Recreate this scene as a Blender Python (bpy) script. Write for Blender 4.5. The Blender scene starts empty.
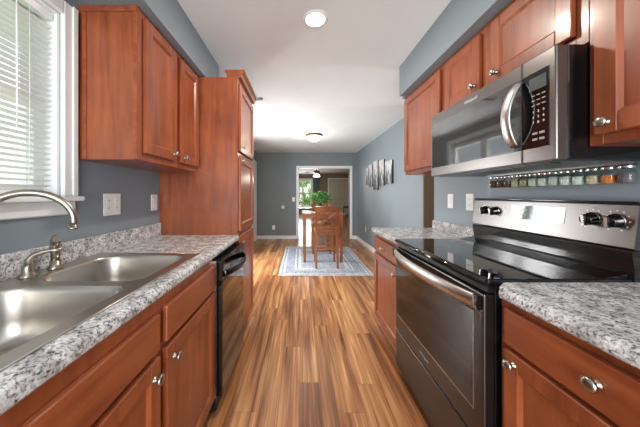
import bpy, bmesh, math, random
from mathutils import Vector, Matrix
random.seed(7)
SC = bpy.context.scene
COL = SC.collection

# ------------------------------------------------------------------ camera
CAM_H = 1.24
cam = bpy.data.cameras.new('camera')
cam.lens = 13.5; cam.sensor_width = 36.0; cam.sensor_fit = 'HORIZONTAL'
cam.shift_x = 20 / 640; cam.shift_y = -19 / 640
cam.clip_start = 0.02; cam.clip_end = 200
camo = bpy.data.objects.new('camera', cam); COL.objects.link(camo)
camo.location = (0, 0, CAM_H); camo.rotation_euler = (math.radians(90), 0, 0)
SC.camera = camo

# ------------------------------------------------------------------ world, lights, exposure
SC.view_settings.view_transform = 'Standard'
SC.view_settings.look = 'None'
SC.view_settings.gamma = 1.0
SC.view_settings.use_curve_mapping = False
SC.view_settings.exposure = 0.9

def lin(c):
    return tuple(((v / 255) / 12.92 if v / 255 <= 0.04045 else ((v / 255 + 0.055) / 1.055) ** 2.4) for v in c)

wd = bpy.data.worlds.new('daylight'); SC.world = wd; wd.use_nodes = True
bg = wd.node_tree.nodes['Background']
bg.inputs['Color'].default_value = (0.86, 0.94, 1.0, 1)
bg.inputs['Strength'].default_value = 0.8

def area(name, loc, rot, sx, sy, power, color=(1, 1, 1)):
    l = bpy.data.lights.new(name, 'AREA'); l.shape = 'RECTANGLE'; l.size = sx; l.size_y = sy
    l.energy = power; l.color = color
    o = bpy.data.objects.new(name, l); COL.objects.link(o)
    o.location = loc; o.rotation_euler = [math.radians(a) for a in rot]
    return o
# daylight through the windows and patio door; rear and passage lights are added fill
area('daylight_sink_window', (-2.9, 0.72, 3.9), (0, -40, 0), 1.3, 1.8, 150, (0.94, 0.98, 1.0))
area('rear_fill', (0.1, -2.05, 1.2), (98, 0, 0), 1.9, 1.9, 66, (0.92, 0.97, 1.0))  # added fill from behind the camera, through an invented opening
area('daylight_patio_door', (-1.65, 3.97, 1.0), (0, -89, 0), 1.8, 1.4, 76, (0.96, 0.99, 1.0))
area('daylight_far_window', (0.2, 13.9, 1.35), (-90, 0, 0), 0.9, 1.5, 55, (0.92, 0.97, 1.0))
area('passage_fill', (3.6, 2.65, 1.3), (0, 90, 0), 1.2, 0.7, 14, (0.95, 0.97, 1.0))  # added fill inside the passage, no known source there

# ------------------------------------------------------------------ helpers
class MB:
    def __init__(self): self.bm = bmesh.new()
    def box(self, x0, x1, y0, y1, z0, z1, bev=0.0, seg=1):
        x0, x1 = min(x0, x1), max(x0, x1); y0, y1 = min(y0, y1), max(y0, y1); z0, z1 = min(z0, z1), max(z0, z1)
        m = Matrix.Translation(((x0 + x1) / 2, (y0 + y1) / 2, (z0 + z1) / 2)) @ Matrix.Diagonal((x1 - x0, y1 - y0, z1 - z0, 1))
        r = bmesh.ops.create_cube(self.bm, size=1.0, matrix=m)
        if bev > 0:
            es = set(e for v in r['verts'] for e in v.link_edges)
            bmesh.ops.bevel(self.bm, geom=list(es), offset=bev, segments=seg, profile=0.5, affect='EDGES')
        return self
    def poly(self, pts, smooth=False):
        vs = [self.bm.verts.new(p) for p in pts]
        f = self.bm.faces.new(vs); f.smooth = smooth
        return f
    def prism(self, pts, axis, a0, a1, smooth=False):
        """pts: 2D outline; axis: extrusion axis; 'x' -> pts are (y,z), 'y' -> (x,z), 'z' -> (x,y)"""
        def P(p, a):
            return (a, p[0], p[1]) if axis == 'x' else (p[0], a, p[1]) if axis == 'y' else (p[0], p[1], a)
        A = [self.bm.verts.new(P(p, a0)) for p in pts]; B = [self.bm.verts.new(P(p, a1)) for p in pts]
        n = len(pts); fs = []
        for i in range(n):
            f = self.bm.faces.new((A[i], A[(i + 1) % n], B[(i + 1) % n], B[i])); f.smooth = smooth
            fs.append(f)
        fs.append(self.bm.faces.new(A[::-1])); fs.append(self.bm.faces.new(B))
        bmesh.ops.recalc_face_normals(self.bm, faces=fs)
        return self
    def tube(self, pts, rad, n=12, flat=None, up=None):
        """sweep a circle (or an ellipse: flat=(side, up) factors) along pts"""
        pts = [Vector(p) for p in pts]
        rads = rad if isinstance(rad, (list, tuple)) else [rad] * len(pts)
        a, b = flat or (1, 1)
        rings = []; prev = None
        for i, p in enumerate(pts):
            t = (pts[min(i + 1, len(pts) - 1)] - pts[max(i - 1, 0)]).normalized()
            if prev is None:
                ref = Vector(up) if up else (Vector((0, 0, 1)) if abs(t.z) < 0.9 else Vector((1, 0, 0)))
                u = (ref - t * ref.dot(t)).normalized()
            else:
                u = (prev - t * prev.dot(t)).normalized()
            prev = u; v = t.cross(u)
            rings.append([self.bm.verts.new(p + rads[i] * (b * math.cos(2 * math.pi * k / n) * u + a * math.sin(2 * math.pi * k / n) * v)) for k in range(n)])
        fs = []
        for r0, r1 in zip(rings, rings[1:]):
            for k in range(n):
                f = self.bm.faces.new((r0[k], r0[(k + 1) % n], r1[(k + 1) % n], r1[k])); f.smooth = True; fs.append(f)
        fs.append(self.bm.faces.new(rings[0][::-1])); fs.append(self.bm.faces.new(rings[-1]))
        bmesh.ops.recalc_face_normals(self.bm, faces=fs)
        return self
    def bar(self, p0, p1, w, h, up=(0, 0, 1), w1=None, h1=None):
        """rectangular bar from p0 to p1: w across, h along up; may taper to w1, h1"""
        p0, p1 = Vector(p0), Vector(p1); t = (p1 - p0).normalized(); u = Vector(up)
        u = (u - t * u.dot(t)).normalized(); v = t.cross(u)
        w1 = w if w1 is None else w1; h1 = h if h1 is None else h1
        A = [self.bm.verts.new(p0 + v * w / 2 * s + u * h / 2 * q) for s, q in ((-1, -1), (1, -1), (1, 1), (-1, 1))]
        B = [self.bm.verts.new(p1 + v * w1 / 2 * s + u * h1 / 2 * q) for s, q in ((-1, -1), (1, -1), (1, 1), (-1, 1))]
        fs = [self.bm.faces.new((A[i], A[(i + 1) % 4], B[(i + 1) % 4], B[i])) for i in range(4)]
        fs += [self.bm.faces.new(A[::-1]), self.bm.faces.new(B)]
        bmesh.ops.recalc_face_normals(self.bm, faces=fs)
        return self
    def lathe(self, prof, c=(0, 0, 0), axis='z', n=24, smooth=True):
        """prof: [(radius, along)]"""
        def P(r, h, k):
            a = 2 * math.pi * k / n; x, y = r * math.cos(a), r * math.sin(a)
            q = (x, y, h) if axis == 'z' else (h, x, y) if axis == 'x' else (x, h, y)
            return (c[0] + q[0], c[1] + q[1], c[2] + q[2])
        rings = []; fs = []
        for r, h in prof:
            rings.append([self.bm.verts.new(P(0, h, 0))] if r <= 1e-7 else [self.bm.verts.new(P(r, h, k)) for k in range(n)])
        for r0, r1 in zip(rings, rings[1:]):
            for k in range(n):
                k2 = (k + 1) % n
                if len(r0) == 1 and len(r1) == 1: continue
                vs = (r0[0], r1[k2], r1[k]) if len(r0) == 1 else (r0[k], r0[k2], r1[0]) if len(r1) == 1 else (r0[k], r0[k2], r1[k2], r1[k])
                f = self.bm.faces.new(vs); f.smooth = smooth; fs.append(f)
        bmesh.ops.recalc_face_normals(self.bm, faces=fs)
        return self
    def mesh(self, name, mat, off=(0, 0, 0)):
        me = bpy.data.meshes.new(name)
        if any(off): bmesh.ops.translate(self.bm, verts=self.bm.verts, vec=[-v for v in off])
        self.bm.to_mesh(me); self.bm.free()
        if mat: me.materials.append(mat)
        return me

def tag(o, label=None, cat=None, group=None, kind=None):
    for k, v in (('label', label), ('category', cat), ('group', group), ('kind', kind)):
        if v: o[k] = v
    return o
def thing(name, loc, label, cat, group=None, rz=0.0):
    o = bpy.data.objects.new(name, None); COL.objects.link(o)
    o.location = loc; o.rotation_euler = (0, 0, rz); o.empty_display_size = 0.05
    return tag(o, label, cat, group)
def world_loc(o):
    v = Vector((0, 0, 0))
    while o is not None: v += Vector(o.location); o = o.parent
    return v
def part(name, mb, mat, parent, label=None):
    """mb is modelled in world coordinates (parents are unrotated while building)"""
    off = world_loc(parent)
    o = bpy.data.objects.new(name, mb.mesh(name, mat, off)); COL.objects.link(o)
    o.parent = parent
    if label: o['label'] = label
    return o
def single(name, mb, mat, loc, label, cat, group=None):
    o = bpy.data.objects.new(name, mb.mesh(name, mat, loc)); COL.objects.link(o)
    o.location = loc
    return tag(o, label, cat, group)
def struct(name, mb, mat, parent=None):
    if parent is None:
        o = bpy.data.objects.new(name, mb.mesh(name, mat)); COL.objects.link(o); o['kind'] = 'structure'
        return o
    return part(name, mb, mat, parent)
def shared(name, me, parent, loc, rot=(0, 0, 0)):
    o = bpy.data.objects.new(name, me); COL.objects.link(o); o.parent = parent
    o.location = Vector(loc) - world_loc(parent); o.rotation_euler = rot
    return o
def copy_tree(o, parent=None):
    c = o.copy(); COL.objects.link(c); c.parent = parent
    for ch in list(o.children): copy_tree(ch, c)
    return c
def text_mesh(txt, size, mat, depth=0.0004):
    cu = bpy.data.curves.new('lettering', 'FONT'); cu.body = txt; cu.size = size; cu.extrude = depth
    cu.align_x = 'CENTER'; cu.align_y = 'CENTER'; cu.resolution_u = 3
    t = bpy.data.objects.new('lettering', cu); COL.objects.link(t)
    me = bpy.data.meshes.new_from_object(t.evaluated_get(bpy.context.evaluated_depsgraph_get()))
    bpy.data.objects.remove(t); bpy.data.curves.remove(cu)
    me.materials.clear(); me.materials.append(mat)
    return me
def arc(c, r, a0, a1, n):
    return [(c[0] + r * math.cos(math.radians(a0 + (a1 - a0) * i / n)), c[1] + r * math.sin(math.radians(a0 + (a1 - a0) * i / n))) for i in range(n + 1)]

# ------------------------------------------------------------------ materials
def new_mat(name):
    m = bpy.data.materials.new(name); m.use_nodes = True
    return m, m.node_tree.nodes, m.node_tree.links, m.node_tree.nodes['Principled BSDF']
def plain(name, rgb, rough=0.5, metal=0.0, coat=0.0, spec=0.5, noise=0.0, nscale=30, bump=0.0):
    m, N, L, b = new_mat(name)
    b.inputs['Base Color'].default_value = (*lin(rgb), 1)
    b.inputs['Roughness'].default_value = rough; b.inputs['Metallic'].default_value = metal
    b.inputs['Coat Weight'].default_value = coat; b.inputs['Specular IOR Level'].default_value = spec
    if noise or bump:
        tc = N.new('ShaderNodeTexCoord'); nt = N.new('ShaderNodeTexNoise'); nt.inputs['Scale'].default_value = nscale; nt.inputs['Detail'].default_value = 4
        L.new(tc.outputs['Object'], nt.inputs['Vector'])
        if noise:
            r = N.new('ShaderNodeValToRGB')
            lo = tuple(max(0, v * (1 - noise)) for v in rgb); hi = tuple(min(255, v * (1 + noise)) for v in rgb)
            r.color_ramp.elements[0].position = 0.3; r.color_ramp.elements[1].position = 0.7
            r.color_ramp.elements[0].color = (*lin(lo), 1); r.color_ramp.elements[1].color = (*lin(hi), 1)
            L.new(nt.outputs['Fac'], r.inputs['Fac']); L.new(r.outputs['Color'], b.inputs['Base Color'])
        if bump:
            bp = N.new('ShaderNodeBump'); bp.inputs['Strength'].default_value = bump; bp.inputs['Distance'].default_value = 0.002
            L.new(nt.outputs['Fac'], bp.inputs['Height']); L.new(bp.outputs['Normal'], b.inputs['Normal'])
    return m
def emit(name, rgb, strength):
    m, N, L, b = new_mat(name)
    b.inputs['Base Color'].default_value = (*lin(rgb), 1)
    b.inputs['Emission Color'].default_value = (*lin(rgb), 1); b.inputs['Emission Strength'].default_value = strength
    return m
def wood(name, c0, c1, scale, rough=0.34, coat=0.3):
    m, N, L, b = new_mat(name)
    tc = N.new('ShaderNodeTexCoord'); mp = N.new('ShaderNodeMapping'); mp.inputs['Scale'].default_value = scale
    oi = N.new('ShaderNodeObjectInfo'); ad = N.new('ShaderNodeVectorMath'); ad.operation = 'ADD'
    ml = N.new('ShaderNodeMath'); ml.operation = 'MULTIPLY'; ml.inputs[1].default_value = 17.0
    L.new(oi.outputs['Random'], ml.inputs[0]); L.new(tc.outputs['Object'], ad.inputs[0]); L.new(ml.outputs[0], ad.inputs[1])
    L.new(ad.outputs[0], mp.inputs['Vector'])
    n1 = N.new('ShaderNodeTexNoise'); n1.inputs['Scale'].default_value = 1.0; n1.inputs['Detail'].default_value = 5; n1.inputs['Distortion'].default_value = 0.6
    L.new(mp.outputs[0], n1.inputs['Vector'])
    n2 = N.new('ShaderNodeTexNoise'); n2.inputs['Scale'].default_value = 5.0; n2.inputs['Detail'].default_value = 3
    L.new(ad.outputs[0], n2.inputs['Vector'])
    mx = N.new('ShaderNodeMix'); mx.data_type = 'FLOAT'; mx.inputs[0].default_value = 0.45
    L.new(n1.outputs['Fac'], mx.inputs[2]); L.new(n2.outputs['Fac'], mx.inputs[3])
    r = N.new('ShaderNodeValToRGB'); r.color_ramp.elements[0].position = 0.33; r.color_ramp.elements[1].position = 0.66
    r.color_ramp.elements[0].color = (*lin(c0), 1); r.color_ramp.elements[1].color = (*lin(c1), 1)
    L.new(mx.outputs[0], r.inputs['Fac']); L.new(r.outputs['Color'], b.inputs['Base Color'])
    b.inputs['Roughness'].default_value = rough; b.inputs['Coat Weight'].default_value = coat; b.inputs['Coat Roughness'].default_value = 0.14
    return m
def granite(name):
    m, N, L, b = new_mat(name)
    tc = N.new('ShaderNodeTexCoord')
    n1 = N.new('ShaderNodeTexNoise'); n1.inputs['Scale'].default_value = 115; n1.inputs['Detail'].default_value = 5; n1.inputs['Roughness'].default_value = 0.62; n1.inputs['Distortion'].default_value = 0.5
    L.new(tc.outputs['Object'], n1.inputs['Vector'])
    r1 = N.new('ShaderNodeValToRGB'); cr = r1.color_ramp
    cr.elements[0].position = 0.34; cr.elements[0].color = (*lin((78, 80, 88)), 1)
    cr.elements[1].position = 0.62; cr.elements[1].color = (*lin((238, 238, 238)), 1)
    e = cr.elements.new(0.43); e.color = (*lin((160, 160, 163)), 1)
    e = cr.elements.new(0.50); e.color = (*lin((214, 214, 214)), 1)
    L.new(n1.outputs['Fac'], r1.inputs['Fac'])
    n2 = N.new('ShaderNodeTexNoise'); n2.inputs['Scale'].default_value = 21; n2.inputs['Detail'].default_value = 4
    L.new(tc.outputs['Object'], n2.inputs['Vector'])
    r2 = N.new('ShaderNodeValToRGB'); r2.color_ramp.elements[0].position = 0.40; r2.color_ramp.elements[1].position = 0.62
    r2.color_ramp.elements[0].color = (*lin((186, 182, 180)), 1); r2.color_ramp.elements[1].color = (1, 1, 1, 1)
    L.new(n2.outputs['Fac'], r2.inputs['Fac'])
    mx = N.new('ShaderNodeMix'); mx.data_type = 'RGBA'; mx.blend_type = 'MULTIPLY'; mx.inputs[0].default_value = 0.8
    L.new(r1.outputs['Color'], mx.inputs[6]); L.new(r2.outputs['Color'], mx.inputs[7]); L.new(mx.outputs[2], b.inputs['Base Color'])
    b.inputs['Roughness'].default_value = 0.22
    return m
def floor_mat():
    m, N, L, b = new_mat('plank_floor')
    def M(op, a, c=None, d=None):
        n = N.new('ShaderNodeMath'); n.operation = op
        for i, v in enumerate((a, c, d)):
            if v is None: continue
            if isinstance(v, (int, float)): n.inputs[i].default_value = v
            else: L.new(v, n.inputs[i])
        return n.outputs[0]
    def white(v):
        n = N.new('ShaderNodeTexWhiteNoise'); n.noise_dimensions = '2D'; L.new(v, n.inputs['Vector']); return n
    def comb(x, y, z=0.0):
        n = N.new('ShaderNodeCombineXYZ')
        for i, v in enumerate((x, y, z)):
            if isinstance(v, (int, float)): n.inputs[i].default_value = v
            else: L.new(v, n.inputs[i])
        return n.outputs[0]
    tc = N.new('ShaderNodeTexCoord'); sp = N.new('ShaderNodeSeparateXYZ'); L.new(tc.outputs['Object'], sp.inputs[0])
    X, Y = sp.outputs['X'], sp.outputs['Y']
    PW, PL = 0.125, 1.25
    col = M('FLOOR', M('DIVIDE', X, PW))
    off = white(comb(col, 3.7)).outputs['Value']
    row = M('FLOOR', M('ADD', M('DIVIDE', Y, PL), M('MULTIPLY', off, 7.0)))
    wn = white(comb(col, row)); sep = N.new('ShaderNodeSeparateColor'); L.new(wn.outputs['Color'], sep.inputs[0])
    # the grain moves on from plank to plank
    def noise(sx, sy, det, dist=0.0):
        n = N.new('ShaderNodeTexNoise'); n.inputs['Scale'].default_value = 1.0; n.inputs['Detail'].default_value = det; n.inputs['Distortion'].default_value = dist
        L.new(comb(M('MULTIPLY', X, sx), M('MULTIPLY', M('ADD', Y, M('MULTIPLY', sep.outputs[1], 9.0)), sy), M('MULTIPLY', sep.outputs[2], 30.0)), n.inputs['Vector'])
        return n.outputs['Fac']
    broad = noise(21, 1.1, 2, 0.3); fine = noise(95, 2.4, 4, 0.2)
    v = M('ADD', M('MULTIPLY', sep.outputs[0], 0.26), M('ADD', M('MULTIPLY', broad, 0.85), M('MULTIPLY', fine, 0.55)))
    r = N.new('ShaderNodeValToRGB'); cr = r.color_ramp
    mr = N.new('ShaderNodeMapRange'); mr.inputs['From Min'].default_value = 0.485; mr.inputs['From Max'].default_value = 1.13; L.new(v, mr.inputs['Value'])
    cr.elements[0].position = 0.0; cr.elements[0].color = (*lin((86, 50, 29)), 1)
    cr.elements[1].position = 1.0; cr.elements[1].color = (*lin((232, 184, 128)), 1)
    e = cr.elements.new(0.30); e.color = (*lin((134, 83, 49)), 1)
    e = cr.elements.new(0.52); e.color = (*lin((172, 116, 72)), 1)
    e = cr.elements.new(0.74); e.color = (*lin((198, 144, 94)), 1)
    L.new(mr.outputs['Result'], r.inputs['Fac'])
    fx = M('FRACT', M('DIVIDE', X, PW)); fy = M('FRACT', M('ADD', M('DIVIDE', Y, PL), M('MULTIPLY', off, 7.0)))
    seam = M('MAXIMUM', M('LESS_THAN', fx, 0.010), M('LESS_THAN', fy, 0.0016))
    dk = N.new('ShaderNodeMix'); dk.data_type = 'RGBA'; L.new(M('MULTIPLY', seam, 0.6), dk.inputs[0])
    L.new(r.outputs['Color'], dk.inputs[6]); dk.inputs[7].default_value = (*lin((66, 38, 22)), 1)
    L.new(dk.outputs[2], b.inputs['Base Color'])
    b.inputs['Roughness'].default_value = 0.30
    return m
def brushed(name, rgb, rough, scale, metal=1.0, amt=0.12):
    m, N, L, b = new_mat(name)
    tc = N.new('ShaderNodeTexCoord'); mp = N.new('ShaderNodeMapping'); mp.inputs['Scale'].default_value = scale; L.new(tc.outputs['Object'], mp.inputs['Vector'])
    n1 = N.new('ShaderNodeTexNoise'); n1.inputs['Scale'].default_value = 1.0; n1.inputs['Detail'].default_value = 2; L.new(mp.outputs[0], n1.inputs['Vector'])
    mr = N.new('ShaderNodeMapRange'); mr.inputs['To Min'].default_value = rough - amt / 2; mr.inputs['To Max'].default_value = rough + amt / 2
    L.new(n1.outputs['Fac'], mr.inputs['Value']); L.new(mr.outputs['Result'], b.inputs['Roughness'])
    b.inputs['Base Color'].default_value = (*lin(rgb), 1); b.inputs['Metallic'].default_value = metal
    return m
def glass(name, rgb=(255, 255, 255), tint=0.06):
    m, N, L, b = new_mat(name); N.remove(b)
    g = N.new('ShaderNodeBsdfGlossy'); g.inputs['Roughness'].default_value = 0.02
    t = N.new('ShaderNodeBsdfTransparent'); t.inputs['Color'].default_value = (*lin(rgb), 1)
    lw = N.new('ShaderNodeLayerWeight'); lw.inputs['Blend'].default_value = 0.5
    pw = N.new('ShaderNodeMath'); pw.operation = 'POWER'; pw.inputs[1].default_value = 4.0; L.new(lw.outputs['Facing'], pw.inputs[0])
    f = N.new('ShaderNodeMath'); f.operation = 'MULTIPLY_ADD'; f.inputs[1].default_value = 0.6; f.inputs[2].default_value = 0.04; L.new(pw.outputs[0], f.inputs[0])
    mx = N.new('ShaderNodeMixShader')
    L.new(f.outputs[0], mx.inputs[0]); L.new(t.outputs[0], mx.inputs[1]); L.new(g.outputs[0], mx.inputs[2])
    L.new(mx.outputs[0], N['Material Output'].inputs['Surface'])
    return m
def rug_mat():
    m, N, L, b = new_mat('rug_weave')
    tc = N.new('ShaderNodeTexCoord'); sp = N.new('ShaderNodeSeparateXYZ'); L.new(tc.outputs['Object'], sp.inputs[0])
    def math_(op, a, c=None):
        n = N.new('ShaderNodeMath'); n.operation = op
        for i, v in enumerate((a, c)):
            if v is None: continue
            if isinstance(v, (int, float)): n.inputs[i].default_value = v
            else: L.new(v, n.inputs[i])
        return n.outputs[0]
    dx = math_('SUBTRACT', 0.73, math_('ABSOLUTE', sp.outputs['X'])); dy = math_('SUBTRACT', 1.015, math_('ABSOLUTE', sp.outputs['Y']))
    d = math_('MINIMUM', dx, dy)                                   # distance from the rug's edge
    r = N.new('ShaderNodeValToRGB'); r.color_ramp.interpolation = 'CONSTANT'; cr = r.color_ramp
    stops = [(0.0, (206, 208, 212)), (0.03, (112, 126, 152)), (0.06, (222, 222, 220)), (0.085, (130, 142, 166)), (0.24, (224, 224, 222)),
             (0.27, (104, 118, 146)), (0.30, (226, 226, 224)), (0.35, (160, 170, 186))]
    cr.elements[0].position = stops[0][0]; cr.elements[0].color = (*lin(stops[0][1]), 1)
    cr.elements[1].position = stops[1][0]; cr.elements[1].color = (*lin(stops[1][1]), 1)
    for p, c in stops[2:]:
        e = cr.elements.new(p); e.color = (*lin(c), 1)
    L.new(d, r.inputs['Fac'])
    vo = N.new('ShaderNodeTexVoronoi'); vo.inputs['Scale'].default_value = 8.5; vo.feature = 'F1'; vo.inputs['Randomness'].default_value = 0.55
    L.new(tc.outputs['Object'], vo.inputs['Vector'])
    r2 = N.new('ShaderNodeValToRGB'); r2.color_ramp.interpolation = 'CONSTANT'; c2 = r2.color_ramp
    c2.elements[0].position = 0; c2.elements[0].color = (*lin((140, 132, 128)), 1)
    c2.elements[1].position = 0.16; c2.elements[1].color = (*lin((236, 236, 234)), 1)
    e = c2.elements.new(0.36); e.color = (*lin((160, 168, 182)), 1)
    e = c2.elements.new(0.48); e.color = (*lin((222, 224, 226)), 1)
    L.new(vo.outputs['Distance'], r2.inputs['Fac'])
    mx = N.new('ShaderNodeMix'); mx.data_type = 'RGBA'; mx.inputs[0].default_value = 0.38
    L.new(r.outputs['Color'], mx.inputs[6]); L.new(r2.outputs['Color'], mx.inputs[7])
    nt = N.new('ShaderNodeTexNoise'); nt.inputs['Scale'].default_value = 26; L.new(tc.outputs['Object'], nt.inputs['Vector'])
    r3 = N.new('ShaderNodeValToRGB'); r3.color_ramp.elements[0].position = 0.38; r3.color_ramp.elements[0].color = (0.72, 0.72, 0.74, 1); r3.color_ramp.elements[1].position = 0.6; r3.color_ramp.elements[1].color = (1, 1, 1, 1)
    L.new(nt.outputs['Fac'], r3.inputs['Fac'])
    m2 = N.new('ShaderNodeMix'); m2.data_type = 'RGBA'; m2.blend_type = 'MULTIPLY'; m2.inputs[0].default_value = 0.8
    L.new(mx.outputs[2], m2.inputs[6]); L.new(r3.outputs['Color'], m2.inputs[7]); L.new(m2.outputs[2], b.inputs['Base Color'])
    b.inputs['Roughness'].default_value = 0.95
    return m
def canvas_mat():
    m, N, L, b = new_mat('grey_photo_canvas')
    tc = N.new('ShaderNodeTexCoord'); mp = N.new('ShaderNodeMapping'); mp.inputs['Scale'].default_value = (1, 15, 6); L.new(tc.outputs['Object'], mp.inputs['Vector'])
    oi = N.new('ShaderNodeObjectInfo'); ad = N.new('ShaderNodeVectorMath'); ad.operation = 'ADD'; L.new(mp.outputs[0], ad.inputs[0]); L.new(oi.outputs['Location'], ad.inputs[1])
    n1 = N.new('ShaderNodeTexNoise'); n1.inputs['Scale'].default_value = 1.0; n1.inputs['Detail'].default_value = 4; L.new(ad.outputs[0], n1.inputs['Vector'])
    sp = N.new('ShaderNodeSeparateXYZ'); L.new(tc.outputs['Object'], sp.inputs[0])
    mr = N.new('ShaderNodeMapRange'); mr.inputs['From Min'].default_value = -0.25; mr.inputs['From Max'].default_value = 0.18; mr.inputs['To Min'].default_value = -0.16; mr.inputs['To Max'].default_value = 0.16
    L.new(sp.outputs['Z'], mr.inputs['Value'])
    am = N.new('ShaderNodeMath'); am.operation = 'ADD'; L.new(n1.outputs['Fac'], am.inputs[0]); L.new(mr.outputs['Result'], am.inputs[1])
    r = N.new('ShaderNodeValToRGB'); cr = r.color_ramp; cr.elements[0].position = 0.32; cr.elements[0].color = (*lin((34, 34, 38)), 1)
    cr.elements[1].position = 0.62; cr.elements[1].color = (*lin((196, 194, 196)), 1)
    e = cr.elements.new(0.47); e.color = (*lin((112, 110, 112)), 1)
    L.new(am.outputs[0], r.inputs['Fac']); L.new(r.outputs['Color'], b.inputs['Base Color']); b.inputs['Roughness'].default_value = 0.6
    return m

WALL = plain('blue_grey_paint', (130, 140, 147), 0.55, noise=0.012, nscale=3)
TAUPE = plain('taupe_paint', (132, 120, 102), 0.6, noise=0.012, nscale=3)
CEIL = plain('ceiling_paint', (226, 229, 231), 0.8, noise=0.008, nscale=4)
WHITE = plain('white_trim_paint', (232, 232, 230), 0.4, noise=0.006, nscale=6)
PLASTIC = plain('white_plastic', (242, 240, 236), 0.35)
SLOT = plain('dark_slot', (60, 56, 52), 0.5)
FLOOR = floor_mat()
CHERRY = wood('cherry_upright_grain', (116, 53, 29), (160, 85, 48), (26, 26, 2.2))
CHERRY_H = wood('cherry_flat_grain', (116, 53, 29), (160, 85, 48), (26, 2.2, 26))
TABLE = wood('pine_brown_wood', (104, 52, 14), (156, 88, 32), (20, 20, 3), rough=0.45, coat=0.1)
DARKWOOD = wood('dark_brown_wood', (48, 30, 22), (74, 48, 36), (20, 3, 20))
GRAN = granite('speckled_counter')
STEEL = brushed('brushed_steel', (196, 190, 182), 0.33, (300, 12, 300), amt=0.04)
HSTEEL = brushed('handle_steel', (200, 197, 193), 0.33, (400, 6, 400), amt=0.05)
MICROGLASS = plain('microwave_glass', (98, 98, 100), 0.05, metal=0.7, coat=0.5)
MARKD = plain('dim_print', (150, 148, 146), 0.5)
NICKEL = plain('satin_nickel', (170, 162, 150), 0.30, metal=1.0)
DSTEEL = brushed('black_stainless', (126, 121, 118), 0.28, (400, 6, 400), metal=0.9, amt=0.03)
ODSTEEL = brushed('black_stainless_door', (84, 80, 79), 0.26, (400, 6, 400), metal=0.9, amt=0.03)
BLACK = plain('black_gloss', (12, 12, 13), 0.07, coat=0.4)
BGLASS = plain('black_ceramic_glass', (7, 7, 8), 0.045, coat=0.6)
OVENGLASS = plain('smoked_oven_glass', (14, 11, 10), 0.09, coat=0.15)
MATBLACK = plain('matt_black', (20, 20, 21), 0.45)
CHROME = plain('chrome', (214, 210, 204), 0.16, metal=1.0)
MARK = plain('pale_print', (214, 214, 210), 0.5)
LCD = plain('lcd_green_grey', (84, 90, 88), 0.12, coat=0.5)
PANE = glass('clear_pane')
RUG = rug_mat()
CANVAS = canvas_mat()
BLINDM = plain('blind_slat_white', (236, 238, 236), 0.5)
BLINDM.node_tree.nodes['Principled BSDF'].inputs['Transmission Weight'].default_value = 0.0
GREEN = plain('leaf_green', (70, 116, 52), 0.45, noise=0.45, nscale=9)
OUTLEAF = plain('garden_leaf', (128, 168, 96), 0.7, noise=0.3, nscale=3)
LAWN = plain('lawn_green', (150, 178, 110), 0.9, noise=0.2, nscale=2)
CURTAIN = plain('grey_green_cloth', (108, 122, 120), 0.9)
LAMPGLOW = emit('lamp_glow', (255, 246, 228), 9.0)
SHADE = emit('frosted_bowl_lit', (255, 238, 205), 2.4)
BRONZE = plain('bronze_metal', (92, 72, 50), 0.35, metal=0.9)

# ------------------------------------------------------------------ room shell
CH = 2.41                                   # ceiling height
WL, WR = -1.09, 1.27                        # kitchen walls
DL, DR = -1.20, 1.58                        # dining walls
YB, YF = 6.70, 13.40                        # dining back wall, far room back wall
YR = -1.80                                  # wall behind the camera
struct('floor', MB().box(-2.2, 4.2, YR - 0.12, YF + 0.15, -0.06, 0.0), FLOOR)
struct('ceiling', MB().box(-2.2, 4.2, YR - 0.12, YF + 0.15, CH, CH + 0.08), CEIL)
# sink wall with its window opening
WY0, WY1, WZ0, WZ1 = 0.36, 1.088, 1.232, 2.06
w = MB()
w.box(WL - 0.14, WL, YR, WY0, 0, CH); w.box(WL - 0.14, WL, WY1, 2.52, 0, CH)
w.box(WL - 0.14, WL, WY0, WY1, 0, WZ0); w.box(WL - 0.14, WL, WY0, WY1, WZ1, CH)
struct('wall_left', w, WALL)
# dining wall on the same side with the patio door opening
PY0, PY1, PZ1 = 3.27, 4.68, 2.2
w = MB()
w.box(DL - 0.14, DL, 2.52, PY0, 0, CH); w.box(DL - 0.14, DL, PY1, YB, 0, CH); w.box(DL - 0.14, DL, PY0, PY1, PZ1, CH)
struct('wall_left_dining', w, WALL)
struct('wall_right', MB().box(WR, WR + 0.12, YR, 2.272, 0, CH), WALL)
struct('wall_right_dining', MB().box(DR, DR + 0.12, 3.09, YB, 0, CH), WALL)
struct('wall_right_passage', MB().box(DR + 0.0, 4.0, 3.06, 3.09, 0, CH), plain('brown_passage_paint', (112, 90, 66), 0.6, noise=0.012, nscale=3))
struct('wall_right_passage_end', MB().box(WR + 0.12, 4.0, 2.14, 2.172, 0, CH), TAUPE)
# unseen wall behind the camera; its opening is made up to admit the fill
w = MB()
w.box(WL, -0.9, YR - 0.12, YR, 0, CH); w.box(1.1, WR, YR - 0.12, YR, 0, CH); w.box(-0.9, 1.1, YR - 0.12, YR, 2.15, CH)
struct('wall_rear', w, WALL)
# back wall of the dining area with the cased opening
OX0, OX1, OZ1 = -0.033, 1.387, 1.965
w = MB()
w.box(DL, OX0, YB, YB + 0.14, 0, CH); w.box(OX1, DR + 0.12, YB, YB + 0.14, 0, CH); w.box(OX0, OX1, YB, YB + 0.14, OZ1, CH)
struct('wall_back', w, plain('blue_grey_paint_back', (122, 129, 133), 0.6, noise=0.012, nscale=3))
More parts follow.
